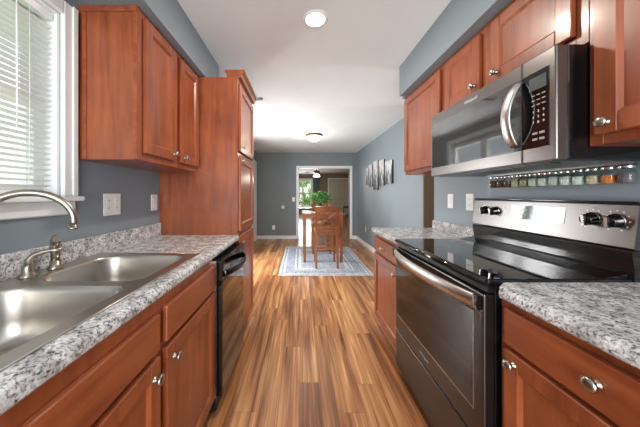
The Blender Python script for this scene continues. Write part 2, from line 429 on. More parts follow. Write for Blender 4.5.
# far room
FX0, FX1, FZ0, FZ1 = -0.25, 0.66, 0.55, 2.05
w = MB()
w.box(-2.0, FX0, YF, YF + 0.14, 0, CH); w.box(FX1, 4.0, YF, YF + 0.14, 0, CH); w.box(FX0, FX1, YF, YF + 0.14, 0, FZ0); w.box(FX0, FX1, YF, YF + 0.14, FZ1, CH)
struct('wall_far', w, TAUPE)
struct('wall_far_left', MB().box(-2.14, -2.0, YB + 0.14, YF, 0, CH), TAUPE)
struct('wall_far_right', MB().box(4.0, 4.14, YB + 0.14, YF, 0, CH), TAUPE)
# soffits above the wall cabinets
struct('soffit_left', MB().box(WL, -0.74, YR, 2.18, 2.161, CH), WALL)
struct('soffit_right', MB().box(0.912, WR, YR, 2.20, 2.139, CH).box(0.96, WR, 2.20, 2.26, 2.139, CH), WALL)
# baseboards
struct('baseboard_back', MB().box(DL + 0.015, OX0 - 0.075, YB - 0.015, YB, 0, 0.095, 0.004).box(OX1 + 0.075, DR - 0.015, YB - 0.015, YB, 0, 0.095, 0.004), WHITE)
struct('baseboard_right', MB().box(DR - 0.015, DR, 3.09, YB, 0, 0.095, 0.004), WHITE)
struct('baseboard_left', MB().box(DL, DL + 0.015, 2.53, PY0 - 0.09, 0, 0.095, 0.004).box(DL, DL + 0.015, PY1 + 0.09, 5.62, 0, 0.095, 0.004).box(DL, DL + 0.015, 6.54, YB, 0, 0.095, 0.004), WHITE)
struct('baseboard_far', MB().box(-2.0, 1.55, YF - 0.015, YF, 0, 0.1).box(2.85, 4.0, YF - 0.015, YF, 0, 0.1), WHITE)
# cased opening
struct('trim_1', MB().box(OX0 - 0.072, OX0, YB - 0.02, YB + 0.16, 0, OZ1 + 0.072, 0.004).box(OX1, OX1 + 0.072, YB - 0.02, YB + 0.16, 0, OZ1 + 0.072, 0.004).box(OX0, OX1, YB - 0.02, YB + 0.16, OZ1, OZ1 + 0.072, 0.004), WHITE)
# patio door
d = struct('door_1', MB().box(DL - 0.14, DL + 0.02, PY0 - 0.08, PY0, 0, PZ1 + 0.08, 0.004).box(DL - 0.14, DL + 0.02, PY1, PY1 + 0.08, 0, PZ1 + 0.08, 0.004).box(DL - 0.14, DL + 0.02, PY0, PY1, PZ1, PZ1 + 0.08, 0.004), WHITE)
for a, b_ in ((PY0, 3.90), (3.90, PY1)):
    s = struct('sash', MB().box(DL - 0.10, DL - 0.05, a, a + 0.06, 0.0, PZ1).box(DL - 0.10, DL - 0.05, b_ - 0.06, b_, 0.0, PZ1).box(DL - 0.10, DL - 0.05, a + 0.06, b_ - 0.06, 0, 0.1).box(DL - 0.10, DL - 0.05, a + 0.06, b_ - 0.06, PZ1 - 0.08, PZ1), WHITE, d)
    struct('pane', MB().box(DL - 0.078, DL - 0.072, a + 0.06, b_ - 0.06, 0.1, PZ1 - 0.08), PANE, s)

# closed hall door further along the same wall
d = struct('door_3', MB().box(DL + 0.001, DL + 0.012, 5.72, 6.44, 0.01, 2.05, 0.002), WHITE)
struct('casing', MB().box(DL + 0.001, DL + 0.022, 5.63, 5.719, 0, 2.14, 0.003).box(DL + 0.001, DL + 0.022, 6.441, 6.53, 0, 2.14, 0.003).box(DL + 0.001, DL + 0.022, 5.719, 6.441, 2.051, 2.14, 0.003), WHITE, d)
struct('door_knob', MB().lathe([(0, 0.012), (0.03, 0.012), (0.03, 0.018), (0.012, 0.022), (0.012, 0.04), (0.027, 0.05), (0.027, 0.066), (0, 0.075)], (DL, 5.80, 0.95), axis='x', n=18), NICKEL, d)

# sink window
wn = struct('window_1', MB()
    .box(WL, WL + 0.022, WY1, WY1 + 0.062, WZ0, WZ1 + 0.062, 0.004)
    .box(WL + 0.022, WL + 0.03, WY1 + 0.036, WY1 + 0.062, WZ0, WZ1 + 0.062, 0.003)
    .box(WL, WL + 0.022, WY0 - 0.062, WY0, WZ0, WZ1 + 0.062, 0.004)
    .box(WL, WL + 0.022, WY0, WY1, WZ1, WZ1 + 0.062, 0.004)
    .box(WL - 0.14, WL, WY1 - 0.012, WY1, WZ0, WZ1).box(WL - 0.14, WL, WY0, WY0 + 0.012, WZ0, WZ1).box(WL - 0.14, WL, WY0 + 0.012, WY1 - 0.012, WZ1 - 0.012, WZ1), WHITE)
struct('sill', MB().box(WL - 0.14, WL + 0.055, WY0 - 0.09, WY1 + 0.070, WZ0 - 0.022, WZ0, 0.006, 2), WHITE, wn)
struct('apron', MB().box(WL, WL + 0.018, WY0 - 0.062, WY1 + 0.062, WZ0 - 0.085, WZ0 - 0.022, 0.005), WHITE, wn)
for z0, z1, x in ((WZ0, 1.66, WL - 0.085), (1.64, WZ1 - 0.012, WL - 0.115)):
    s = struct('sash', MB().box(x, x + 0.028, WY0 + 0.012, WY0 + 0.055, z0, z1).box(x, x + 0.028, WY1 - 0.055, WY1 - 0.012, z0, z1)
               .box(x, x + 0.028, WY0 + 0.055, WY1 - 0.055, z0, z0 + 0.045).box(x, x + 0.028, WY0 + 0.055, WY1 - 0.055, z1 - 0.04, z1), WHITE, wn)
    struct('pane', MB().box(x + 0.012, x + 0.016, WY0 + 0.055, WY1 - 0.055, z0 + 0.045, z1 - 0.04), PANE, s)
# its mini blind
bl = thing('window_blind', (WL - 0.03, 0.72, 1.25), 'white mini blind hanging in the window above the sink', 'blind')
part('head_rail', MB().box(WL - 0.045, WL - 0.012, WY0 + 0.016, WY1 - 0.016, WZ1 - 0.045, WZ1 - 0.013, 0.002), BLINDM, bl)
sl = MB(); z = WZ0 + 0.045
while z < WZ1 - 0.06:
    sl.bar((WL - 0.028, WY0 + 0.018, z), (WL - 0.028, WY1 - 0.018, z), 0.024, 0.0012, up=(-0.34, 0, 1)); z += 0.0235
part('slats', sl, BLINDM, bl)
part('bottom_rail', MB().box(WL - 0.04, WL - 0.016, WY0 + 0.018, WY1 - 0.018, WZ0 + 0.008, WZ0 + 0.024, 0.003), BLINDM, bl)
for y in (0.50, 0.78, 0.98):
    part('ladder_cord', MB().tube([(WL - 0.014, y, WZ0 + 0.02), (WL - 0.014, y, WZ1 - 0.04)], 0.0012, 6), BLINDM, bl)
part('tilt_wand', MB().tube([(WL - 0.006, 0.93, 1.50), (WL - 0.008, 0.93, WZ1 - 0.04)], 0.0028, 8), PLASTIC, bl)

# far room window, door and door trim
wf = struct('window_2', MB().box(FX0 - 0.08, FX0, YF - 0.02, YF, FZ0 - 0.08, FZ1 + 0.08).box(FX1, FX1 + 0.06, YF - 0.02, YF, FZ0 - 0.08, FZ1 + 0.08)
            .box(FX0, FX1, YF - 0.02, YF, FZ1, FZ1 + 0.08).box(FX0, FX1, YF - 0.04, YF, FZ0 - 0.06, FZ0), WHITE)
s = struct('sash', MB().box(FX0, FX0 + 0.06, YF + 0.02, YF + 0.06, FZ0, FZ1).box(FX1 - 0.06, FX1, YF + 0.02, YF + 0.06, FZ0, FZ1).box(FX0 + 0.06, FX1 - 0.06, YF + 0.02, YF + 0.06, FZ0, FZ0 + 0.06)
           .box(FX0 + 0.06, FX1 - 0.06, YF + 0.02, YF + 0.06, FZ1 - 0.06, FZ1).box(FX0 + 0.06, FX1 - 0.06, YF + 0.02, YF + 0.06, 1.27, 1.34).box(0.12, 0.2, YF + 0.02, YF + 0.06, FZ0 + 0.06, FZ1 - 0.06), WHITE, wf)
struct('pane', MB().box(FX0 + 0.06, FX1 - 0.06, YF + 0.038, YF + 0.042, FZ0 + 0.06, FZ1 - 0.06), PANE, s)
df = struct('door_2', MB().box(1.62, 2.78, YF - 0.035, YF - 0.001, 0.01, 2.08, 0.003), plain('closet_door_paint', (190, 186, 172), 0.5))
pn = MB()
for i in range(4):
    x0 = 1.68 + i * 0.27
    for z0, z1 in ((0.15, 0.95), (1.08, 1.95)):
        pn.box(x0, x0 + 0.23, YF - 0.043, YF - 0.036, z0, z1, 0.003)
struct('panel', pn, plain('closet_door_paint_panels', (196, 192, 178), 0.5), df)
struct('trim_2', MB().box(1.55, 1.62, YF - 0.04, YF, 0, 2.16).box(2.78, 2.85, YF - 0.04, YF, 0, 2.16).box(1.62, 2.78, YF - 0.04, YF, 2.09, 2.16), WHITE)

# ------------------------------------------------------------------ outdoors beyond the windows
struct('ground_outside', MB().box(-30, -2.3, -12, 30, -0.25, -0.2).box(-2.3, 12, YF + 0.3, 30, -0.25, -0.2), LAWN)
def shrub(x, y, r, h, label):
    t = thing('garden_tree', (x, y, -0.2), label, 'tree', 'trees in the garden')
    part('trunk', MB().tube([(x, y, -0.2), (x + 0.05, y, h * 0.5)], [0.12, 0.08], 8), DARKWOOD, t)
    f = MB()
    for i in range(16):
        a = random.random() * 6.28; q = r * 0.6 * math.sqrt(random.random())
        c = Vector((x + q * math.cos(a), y + q * math.sin(a), h * (0.35 + 0.6 * random.random())))
        ico = bmesh.ops.create_icosphere(f.bm, subdivisions=2, radius=r * (0.3 + 0.25 * random.random()), matrix=Matrix.Translation(c))
        for v in ico['verts']: v.co += (v.co - c) * (random.random() - 0.5) * 0.5
    part('foliage', f, OUTLEAF, t)
shrub(-7.5, 2.6, 1.9, 3.4, 'pale green tree seen through the blind above the sink')
shrub(0.5, 19.5, 1.8, 3.2, 'green tree filling the window of the far room')

# ------------------------------------------------------------------ cabinets
_knob = MB().lathe([(0.0, 0.0), (0.0105, 0.0), (0.0105, 0.003), (0.006, 0.006), (0.0055, 0.014), (0.010, 0.017), (0.0165, 0.020), (0.0170, 0.0235), (0.0140, 0.0275), (0.008, 0.0295), (0, 0.030)], axis='x', n=20)
KNOB = _knob.mesh('knob', NICKEL)
def shaker(side, xf, y0, y1, z0, z1, fr=0.055, th=0.02, grain=None):
    """a framed door leaf; xf: its face; side +1 faces +x"""
    m = MB(); xb = xf - side * th
    m.box(xb, xf, y0, y0 + fr, z0, z1, 0.003); m.box(xb, xf, y1 - fr, y1, z0, z1, 0.003)
    m.box(xb, xf, y0 + fr, y1 - fr, z0, z0 + fr, 0.003); m.box(xb, xf, y0 + fr, y1 - fr, z1 - fr, z1, 0.003)
    # sloped bead between the frame and the panel
    q = xf - side * 0.003; p = xf - side * 0.011; g = 0.009
    for A, B in (((y0 + fr, z0 + fr), (y1 - fr, z0 + fr)), ((y1 - fr, z0 + fr), (y1 - fr, z1 - fr)), ((y1 - fr, z1 - fr), (y0 + fr, z1 - fr)), ((y0 + fr, z1 - fr), (y0 + fr, z0 + fr))):
        cy, cz = (y0 + y1) / 2, (z0 + z1) / 2
        def inn(P): return (P[0] + (g if P[0] < cy else -g), P[1] + (g if P[1] < cz else -g))
        a2, b2 = inn(A), inn(B)
        pts = [(q, *A), (q, *B), (p, *b2), (p, *a2)]
        m.poly(pts if side < 0 else pts[::-1])
    return m
def leaf(root, side, xf, y0, y1, z0, z1, knob=None, fr=0.055, name='door'):
    d = part(name, shaker(side, xf, y0, y1, z0, z1, fr), CHERRY, root)
    part('panel', MB().box(xf - side * 0.017, xf - side * 0.0105, y0 + fr - 0.004, y1 - fr + 0.004, z0 + fr - 0.004, z1 - fr + 0.004), CHERRY, d)
    if knob: shared('knob', KNOB, d, (xf, knob[0], knob[1]), (0, 0, 0 if side > 0 else math.pi))
    return d
def slab(root, side, xf, y0, y1, z0, z1, knob=None, name='drawer'):
    d = part(name, MB().box(xf - side * 0.02, xf, y0, y1, z0, z1, 0.005, 2), CHERRY_H, root)
    if knob: shared('knob', KNOB, d, (xf, knob[0], knob[1]), (0, 0, 0 if side > 0 else math.pi))
    return d
def carcass(root, side, xw, xff, y0, y1, z0, z1, toe=0.0, top=True, kick=0.075, za=None, zc=None):
    """open box of panels between the wall xw and the face frame's front xff"""
    xi = xff - side * 0.019
    m = MB(); zb = z0 + toe
    m.box(xw, xi, y0, y0 + 0.016, zb, za or z1, 0.001); m.box(xw, xi, y1 - 0.016, y1, zb, zc or z1, 0.001)
    m.box(xw, xi, y0 + 0.016, y1 - 0.016, zb, zb + 0.016); m.box(xw, xw + side * 0.008, y0 + 0.016, y1 - 0.016, zb + 0.016, z1)
    if top: m.box(xw, xi, y0 + 0.016, y1 - 0.016, z1 - 0.016, z1)
    part('body', m, CHERRY, root)
    if toe:
        xk = xff - side * kick
        part('toe_kick', MB().box(xk - side * 0.016, xk, y0, y1, z0, zb).box(xw, xk - side * 0.016, y0, y0 + 0.016, z0, zb).box(xw, xk - side * 0.016, y1 - 0.016, y1, z0, zb), DARKWOOD, root)
def frame(root, side, xff, y0, y1, z0, z1, rails=(), stiles=(), w=0.038, sw=0.038):
    tw = 0.055
    xi = xff - side * 0.019; m = MB()
    m.box(xi, xff, y0, y0 + w, z0, z1, 0.0015); m.box(xi, xff, y1 - w, y1, z0, z1, 0.0015)
    ys = [y0 + w] + [v for c in stiles for v in (c - sw / 2, c + sw / 2)] + [y1 - w]
    for c in stiles: m.box(xi, xff, c - sw / 2, c + sw / 2, z0, z1, 0.0015)
    for c, d in ((z0 + w / 2, w), (z1 - tw / 2, tw), *((q, w) for q in rails)):
        for a, b_ in zip(ys[::2], ys[1::2]): m.box(xi, xff, a, b_, c - d / 2, c + d / 2, 0.0015)
    part('face_frame', m, CHERRY, root)

CT, CB = 0.9265, 0.8885                     # counter top and underside
BT = CB - 0.0005
# -- sink side
c = thing('base_cabinet', (-0.78, 0.31, 0), 'cherry sink base cabinet with false drawer front under the double sink', 'cabinet')
carcass(c, 1, WL + 0.001, -0.485, -0.20, 0.826, 0, BT, 0.1, top=False, zc=0.72)
frame(c, 1, -0.485, -0.20, 0.826, 0.1, BT, rails=(0.708,), stiles=(0.313,), sw=0.07)
slab(c, 1, -0.465, -0.175, 0.803, 0.722, 0.842, name='false_front')
leaf(c, 1, -0.465, 0.335, 0.803, 0.125, 0.702, (0.765, 0.648)); leaf(c, 1, -0.465, -0.175, 0.29, 0.125, 0.702, (-0.135, 0.648))
c = thing('base_cabinet', (-0.78, 1.08, 0), 'narrow cherry base cabinet with drawer between the sink and dishwasher', 'cabinet')
carcass(c, 1, WL + 0.001, -0.485, 0.828, 1.335, 0, BT, 0.1, top=False, za=0.72)
frame(c, 1, -0.485, 0.828, 1.335, 0.1, BT, rails=(0.708,))
slab(c, 1, -0.465, 0.842, 1.315, 0.722, 0.848)
leaf(c, 1, -0.465, 0.842, 1.315, 0.125, 0.702, (0.885, 0.645))
# -- wall cabinet beside the window
c = thing('wall_cabinet', (-0.93, 1.56, 1.411), 'cherry two-door wall cabinet beside the window, above the counter outlets', 'cabinet')
carcass(c, 1, WL + 0.001, -0.79, 1.17, 1.853, 1.411, 2.16)
frame(c, 1, -0.79, 1.17, 1.853, 1.411, 2.16, stiles=(1.525,), sw=0.085)
leaf(c, 1, -0.77, 1.205, 1.503, 1.447, 2.127, (1.468, 1.487)); leaf(c, 1, -0.77, 1.553, 1.835, 1.447, 2.127, (1.60, 1.483))
part('side_moulding', MB().box(WL + 0.03, -0.795, 1.162, 1.1695, 2.132, 2.16, 0.003).box(WL + 0.031, WL + 0.05, 1.164, 1.1695, 1.413, 2.131, 0.002).box(-0.81, -0.792, 1.164, 1.1695, 1.413, 2.131, 0.002), CHERRY_H, c)
# -- tall pantry
c = thing('pantry_cabinet', (-0.78, 2.2, 0), 'tall cherry pantry cabinet at the end of the sink counter', 'cabinet')
carcass(c, 1, WL + 0.001, -0.483, 1.86, 2.415, 0, 2.15, 0.1)
frame(c, 1, -0.483, 1.86, 2.415, 0.1, 2.15, rails=(0.935, 1.56))
leaf(c, 1, -0.463, 1.88, 2.395, 1.578, 2.105, (1.915, 1.615)); leaf(c, 1, -0.463, 1.88, 2.395, 0.952, 1.543, (1.915, 1.50)); leaf(c, 1, -0.463, 1.88, 2.395, 0.125, 0.918, (1.915, 0.86))
part('crown_moulding', MB().prism([(-0.575, 2.1505), (-0.485, 2.1505), (-0.462, 2.16), (-0.452, 2.185), (-0.436, 2.2), (-0.434, 2.216), (-0.59, 2.216), (-0.588, 2.2), (-0.575, 2.18)], 'y', 1.875, 2.43), CHERRY_H, c)
# -- range side, base
c = thing('base_cabinet', (0.98, 0.57, 0), 'cherry base cabinet with wide drawer, on the near side of the range', 'cabinet')
carcass(c, -1, WR - 0.001, 0.71, 0.28, 0.846, 0, BT, 0.1, top=False)
frame(c, -1, 0.71, 0.28, 0.846, 0.1, BT, rails=(0.728,))
slab(c, -1, 0.69, 0.30, 0.816, 0.738, 0.858, (0.556, 0.80))
leaf(c, -1, 0.69, 0.30, 0.816, 0.125, 0.722, (0.775, 0.688))
c = thing('base_cabinet', (0.98, 0.0, 0), 'cherry base cabinet at the counter end, next to the wide drawer cabinet', 'cabinet')
carcass(c, -1, WR - 0.001, 0.71, -0.30, 0.278, 0, BT, 0.1, top=False)
frame(c, -1, 0.71, -0.30, 0.278, 0.1, BT, rails=(0.728,))
slab(c, -1, 0.69, -0.28, 0.26, 0.738, 0.858, (0.0, 0.80))
leaf(c, -1, 0.69, -0.28, 0.26, 0.125, 0.722, (-0.24, 0.688))
c = thing('base_cabinet', (0.98, 1.94, 0), 'small cherry base cabinet between the range and the dining room', 'cabinet')
carcass(c, -1, WR - 0.001, 0.71, 1.668, 2.25, 0, BT, 0.1, top=False)
frame(c, -1, 0.71, 1.668, 2.25, 0.1, BT, rails=(0.72,))
slab(c, -1, 0.69, 1.69, 2.23, 0.73, 0.853, (1.99, 0.785))
leaf(c, -1, 0.69, 1.69, 2.23, 0.135, 0.713, (1.735, 0.655))
# -- range side, wall cabinets
UF, UD = 0.98, 0.96
c = thing('wall_cabinet', (1.13, 0.49, 1.402), 'cherry wall cabinet to the near side of the microwave', 'cabinet')
carcass(c, -1, WR - 0.001, UF, 0.17, 0.8125, 1.402, 2.138)
frame(c, -1, UF, 0.17, 0.8125, 1.402, 2.138)
leaf(c, -1, UD, 0.19, 0.787, 1.434, 2.106, (0.752, 1.468), fr=0.06)
c = thing('wall_cabinet', (1.13, 1.2, 1.758), 'short cherry two-door wall cabinet above the microwave', 'cabinet')
carcass(c, -1, WR - 0.001, UF, 0.8135, 1.618, 1.758, 2.138)
frame(c, -1, UF, 0.8135, 1.618, 1.758, 2.138, stiles=(1.25,), sw=0.1)
leaf(c, -1, UD, 0.85, 1.212, 1.80, 2.106, (1.175, 1.838)); leaf(c, -1, UD, 1.288, 1.598, 1.80, 2.106, (1.325, 1.838))
c = thing('wall_cabinet', (1.13, 1.91, 1.42), 'cherry single-door wall cabinet on the dining side of the microwave', 'cabinet')
carcass(c, -1, WR - 0.001, UF, 1.62, 2.232, 1.42, 2.138)
frame(c, -1, UF, 1.62, 2.232, 1.42, 2.138)
leaf(c, -1, UD, 1.655, 2.217, 1.45, 2.106)

# ------------------------------------------------------------------ countertops and backsplashes
def nose(x_front, side, depth):
    """front strip of a laminate top: rounded nose; side +1 faces +x"""
    r = 0.016; xf = x_front; p = []
    p += [(xf - side * depth, CB), (xf - side * 0.006, CB)]
    for a in (-90, -60, -30, 0, 30, 60, 90):
        pass
    p += [(xf - side * 0.001, CB + 0.006), (xf, CB + 0.014), (xf - side * 0.001, CB + 0.024), (xf - side * 0.006, CB + 0.032), (xf - side * 0.014, CT - 0.001), (xf - side * 0.022, CT), (xf - side * depth, CT)]
    return p
SX0, SX1, SY0, SY1 = -1.055, -0.53, 0.30, 1.268      # sink rim outline
k = thing('countertop', (-0.78, 0.9, CB), 'grey speckled countertop around the double sink', 'countertop')
m = MB().prism(nose(-0.47, 1, 0.075), 'y', -0.25, 1.855)
hx0, hx1, hy0, hy1 = SX0 + 0.012, SX1 - 0.015, SY0 + 0.012, SY1 - 0.012
m.box(-1.07, hx0, -0.25, 1.855, CB, CT); m.box(hx0, hx1, hy1, 1.855, CB, CT); m.box(hx0, hx1, -0.25, hy0, CB, CT)
part('top', m, GRAN, k)
part('backsplash', MB().box(WL + 0.001, -1.0702, -0.25, 1.855, CB, 1.022, 0.004, 2), GRAN, k)
k = thing('countertop', (0.98, 0.3, CB), 'grey speckled countertop with clipped corner, near side of the range', 'countertop')
m = MB().prism(nose(0.675, -1, 0.06), 'y', -0.34, 0.815)
m.box(0.735, 1.249, -0.34, 0.815, CB, CT)
m.prism([(0.678, 0.815), (1.249, 0.815), (1.249, 0.857), (0.735, 0.857), (0.718, 0.85)], 'z', CB + 0.0003, CT - 0.0004)
part('top', m, GRAN, k)
part('backsplash', MB().box(1.2495, WR - 0.001, -0.34, 0.857, CB, 1.005, 0.004, 2), GRAN, k)
k = thing('countertop', (0.98, 1.95, CB), 'small grey speckled countertop between the range and dining room', 'countertop')
m = MB().prism(nose(0.672, -1, 0.06), 'y', 1.664, 2.268)
m.box(0.732, 1.249, 1.664, 2.268, CB, CT)
part('top', m, GRAN, k)
part('backsplash', MB().box(1.2495, WR - 0.001, 1.664, 2.268, CB, 1.0, 0.004, 2), GRAN, k)

# ------------------------------------------------------------------ sink
def rrect(x0, x1, y0, y1, r, n=8):
    pts = []
    for cx, cy, a in ((x1 - r[0], y1 - r[0], 0), (x0 + r[1], y1 - r[1], 90), (x0 + r[2], y0 + r[2], 180), (x1 - r[3], y0 + r[3], 270)):
        rr = r[(0, 90, 180, 270).index(a) if a else 0]
        pts += arc((cx, cy), rr, a, a + 90, n)
    return pts
def onrect(p, x0, x1, y0, y1):
    cx, cy = (x0 + x1) / 2, (y0 + y1) / 2; dx, dy = p[0] - cx, p[1] - cy
    s = min(((x1 - x0) / 2) / abs(dx) if abs(dx) > 1e-9 else 1e9, ((y1 - y0) / 2) / abs(dy) if abs(dy) > 1e-9 else 1e9)
    return (cx + dx * s, cy + dy * s)
sk = thing('kitchen_sink', (-0.77, 0.78, CT), 'stainless steel double bowl sink set in the speckled counter', 'sink')
deck = MB(); bowls = []
ZR = CT + 0.004
for (a, b_, y0, y1) in ((SY0, 0.836, 0.345, 0.812), (0.836, SY1, 0.856, 1.225)):
    loop = rrect(-0.985, -0.572, y0, y1, (0.055, 0.09, 0.09, 0.055))
    n = len(loop)
    outer = [onrect(p, SX0, SX1, a, b_) for p in loop]
    # snap the point closest to each corner on to the corner
    for cx, cy in ((SX0, a), (SX0, b_), (SX1, a), (SX1, b_)):
        i = min(range(n), key=lambda i: (outer[i][0] - cx) ** 2 + (outer[i][1] - cy) ** 2); outer[i] = (cx, cy)
    cx, cy = -0.7785, (y0 + y1) / 2
    def ring(mb, pts, z): return [mb.bm.verts.new((p[0], p[1], z)) for p in pts]
    def shrink(d): return [(cx + (p[0] - cx) * (1 - d / abs(0.206)), cy + (p[1] - cy) * (1 - d / ((y1 - y0) / 2))) for p in loop]
    o_ = ring(deck, outer, ZR); l0 = ring(deck, loop, ZR + 0.0005)
    for i in range(n):
        q = [o_[i], o_[(i + 1) % n], l0[(i + 1) % n], l0[i]]
        deck.bm.faces.new(q)
    bw = MB(); R = [ring(bw, loop, ZR + 0.0005)]
    for d, z in ((0.003, ZR - 0.0015), (0.006, ZR - 0.006), (0.009, ZR - 0.02), (0.016, ZR - 0.10), (0.024, ZR - 0.145), (0.036, ZR - 0.163), (0.055, ZR - 0.170), (0.14, ZR - 0.174)):
        R.append(ring(bw, shrink(d), z))
    for r0, r1 in zip(R, R[1:]):
        for i in range(n):
            f = bw.bm.faces.new((r0[i], r1[i], r1[(i + 1) % n], r0[(i + 1) % n])); f.smooth = True
    bw.bm.faces.new(R[-1])
    bmesh.ops.recalc_face_normals(bw.bm, faces=bw.bm.faces[:])
    for f in bw.bm.faces: f.normal_flip()
    bowls.append((bw, cx, cy))
# rolled rim
prof = [(SX0, SY0), (SX1, SY0), (SX1, SY1), (SX0, SY1)]
deck.tube([(SX0, SY0, CT + 0.0028), (SX1, SY0, CT + 0.0028)], 0.0026, 8); deck.tube([(SX1, SY0, CT + 0.0028), (SX1, SY1, CT + 0.0028)], 0.0026, 8)
deck.tube([(SX1, SY1, CT + 0.0028), (SX0, SY1, CT + 0.0028)], 0.0026, 8); deck.tube([(SX0, SY1, CT + 0.0028), (SX0, SY0, CT + 0.0028)], 0.0026, 8)
part('deck', deck, STEEL, sk)
for bw, cx, cy in bowls:
    bo = part('bowl', bw, STEEL, sk)
    part('drain', MB().lathe([(0.0, -0.1715), (0.018, -0.1715), (0.022, -0.169), (0.042, -0.1685), (0.046, -0.1715), (0.046, -0.173)], (cx, cy, ZR), n=28), CHROME, bo)
# faucet, lever, sprayer (each stands on the deck)
DK = CT + 0.0055
f = thing('faucet', (-1.015, 0.757, DK), 'satin nickel gooseneck faucet arching over the sink', 'faucet')
part('base', MB().lathe([(0, 0), (0.028, 0), (0.028, 0.006), (0.022, 0.012), (0.018, 0.03), (0.0145, 0.045), (0, 0.046)], (-1.015, 0.757, DK), n=24), NICKEL, f)
b0 = Vector((-1.015, 0.757, 0)); t0 = Vector((-0.80, 0.850, 0)); mid = (b0 + t0) / 2; hv = (t0 - b0) / 2; rr = hv.length
pts = [(b0.x, b0.y, DK + 0.04), (b0.x, b0.y, 1.05)]
for i in range(0, 21):
    a = math.pi * (1 - i / 20 * 1.06); q = mid + hv * math.cos(a)
    pts.append((q.x, q.y, 1.148 + rr * 0.84 * math.sin(a)))
part('spout', MB().tube(pts, [0.0125] * 2 + [0.0125 - 0.0015 * i / 20 for i in range(21)], 16), NICKEL, f)
e = Vector(pts[-1]); dv = (e - Vector(pts[-2])).normalized()
part('aerator', MB().tube([e - dv * 0.004, e + dv * 0.004, e + dv * 0.004, e + dv * 0.012], [0.012, 0.0125, 0.0145, 0.0145], 16), NICKEL, f)
h = thing('faucet_lever', (-1.020, 0.900, DK), 'satin nickel faucet lever with curved arm behind the sink', 'faucet lever')
part('base', MB().lathe([(0, 0), (0.026, 0), (0.026, 0.004), (0.019, 0.012), (0.014, 0.035), (0.0125, 0.045), (0, 0.05)], (-1.020, 0.900, DK), n=24), NICKEL, h)
part('arm', MB().tube([(-1.020, 0.900, DK + 0.04), (-1.018, 0.902, DK + 0.062), (-1.005, 0.907, DK + 0.08), (-0.980, 0.917, DK + 0.09), (-0.955, 0.927, DK + 0.093), (-0.930, 0.935, DK + 0.092)], [0.011, 0.011, 0.010, 0.0085, 0.007, 0.0075], 12), NICKEL, h)
h = thing('sink_sprayer', (-1.020, 1.000, DK), 'satin nickel side sprayer standing at the back of the sink', 'sprayer')
part('holder', MB().lathe([(0, 0), (0.025, 0), (0.025, 0.005), (0.019, 0.012), (0.0165, 0.035), (0, 0.036)], (-1.020, 1.000, DK), n=24), NICKEL, h)
part('head', MB().tube([(-1.020, 1.000, DK + 0.03), (-1.020, 1.000, DK + 0.075), (-1.019, 0.999, DK + 0.1), (-1.013, 0.995, DK + 0.117), (-1.000, 0.985, DK + 0.127), (-0.985, 0.974, DK + 0.128)], [0.0135, 0.0155, 0.017, 0.0175, 0.0165, 0.014], 14), NICKEL, h)

# ------------------------------------------------------------------ dishwasher
DY0, DY1 = 1.345, 1.851
dw = thing('dishwasher', (-0.78, 1.63, 0), 'black dishwasher with bow handle between cabinet and pantry', 'dishwasher')
part('tub', MB().box(WL + 0.06, -0.49, DY0 + 0.004, DY1 - 0.004, 0.012, 0.872), MATBLACK, dw)
part('door', MB().box(-0.488, -0.435, DY0, DY1, 0.105, 0.752, 0.006, 2).box(-0.488, -0.4352, DY0, DY1, 0.7524, 0.868, 0.006, 2), BLACK, dw)
part('toe_panel', MB().box(-0.488, -0.475, DY0 + 0.01, DY1 - 0.01, 0.014, 0.10, 0.002), MATBLACK, dw)
part('side_strip', MB().box(-0.489, -0.468, DY0 - 0.007, DY0 - 0.001, 0.1, 0.868), STEEL, dw)
pts = []
for i in range(25):
    t = i / 24; y = DY0 + 0.035 + (DY1 - DY0 - 0.07) * t
    pts.append((-0.436 + 0.062 * math.sin(math.pi * t) ** 0.75, y, 0.785 + 0.006 * math.sin(math.pi * t)))
part('handle', MB().tube(pts, [0.017] * 25, 14, flat=(0.55, 1.25)), BLACK, dw)
shared('logo', text_mesh('Whirlpool', 0.014, MARKD), dw, (-0.4346, 1.63, 0.28), (math.radians(90), 0, math.radians(90)))

# ------------------------------------------------------------------ range
RY0, RY1, RX = 0.862, 1.658, 0.66
rg = thing('range', (0.95, 1.26, 0), 'black stainless electric range between the two speckled counters', 'range')
part('body', MB().box(0.705, WR - 0.012, RY0 + 0.004, RY1 - 0.004, 0.03, 0.915, 0.002), MATBLACK, rg)
for y in (RY0 + 0.08, RY1 - 0.08):
    for x in (0.78, 1.18): part('foot', MB().lathe([(0, 0), (0.018, 0), (0.018, 0.03), (0, 0.03)], (x, y, 0), n=14), MATBLACK, rg)
ct = part('cooktop', MB().box(0.672, 1.196, RY0 - 0.002, RY1 + 0.002, 0.916, 0.936, 0.006, 2), BGLASS, rg)
RING = plain('burner_ring_print', (74, 74, 78), 0.2)
for x, y, r in ((0.83, 1.07, 0.105), (0.83, 1.46, 0.085), (1.06, 1.07, 0.075), (1.06, 1.46, 0.095)):
    part('burner_ring', MB().lathe([(r, 0.9361), (r + 0.002, 0.9363), (r + 0.004, 0.9361)], (x, y, 0), n=48), RING, ct)
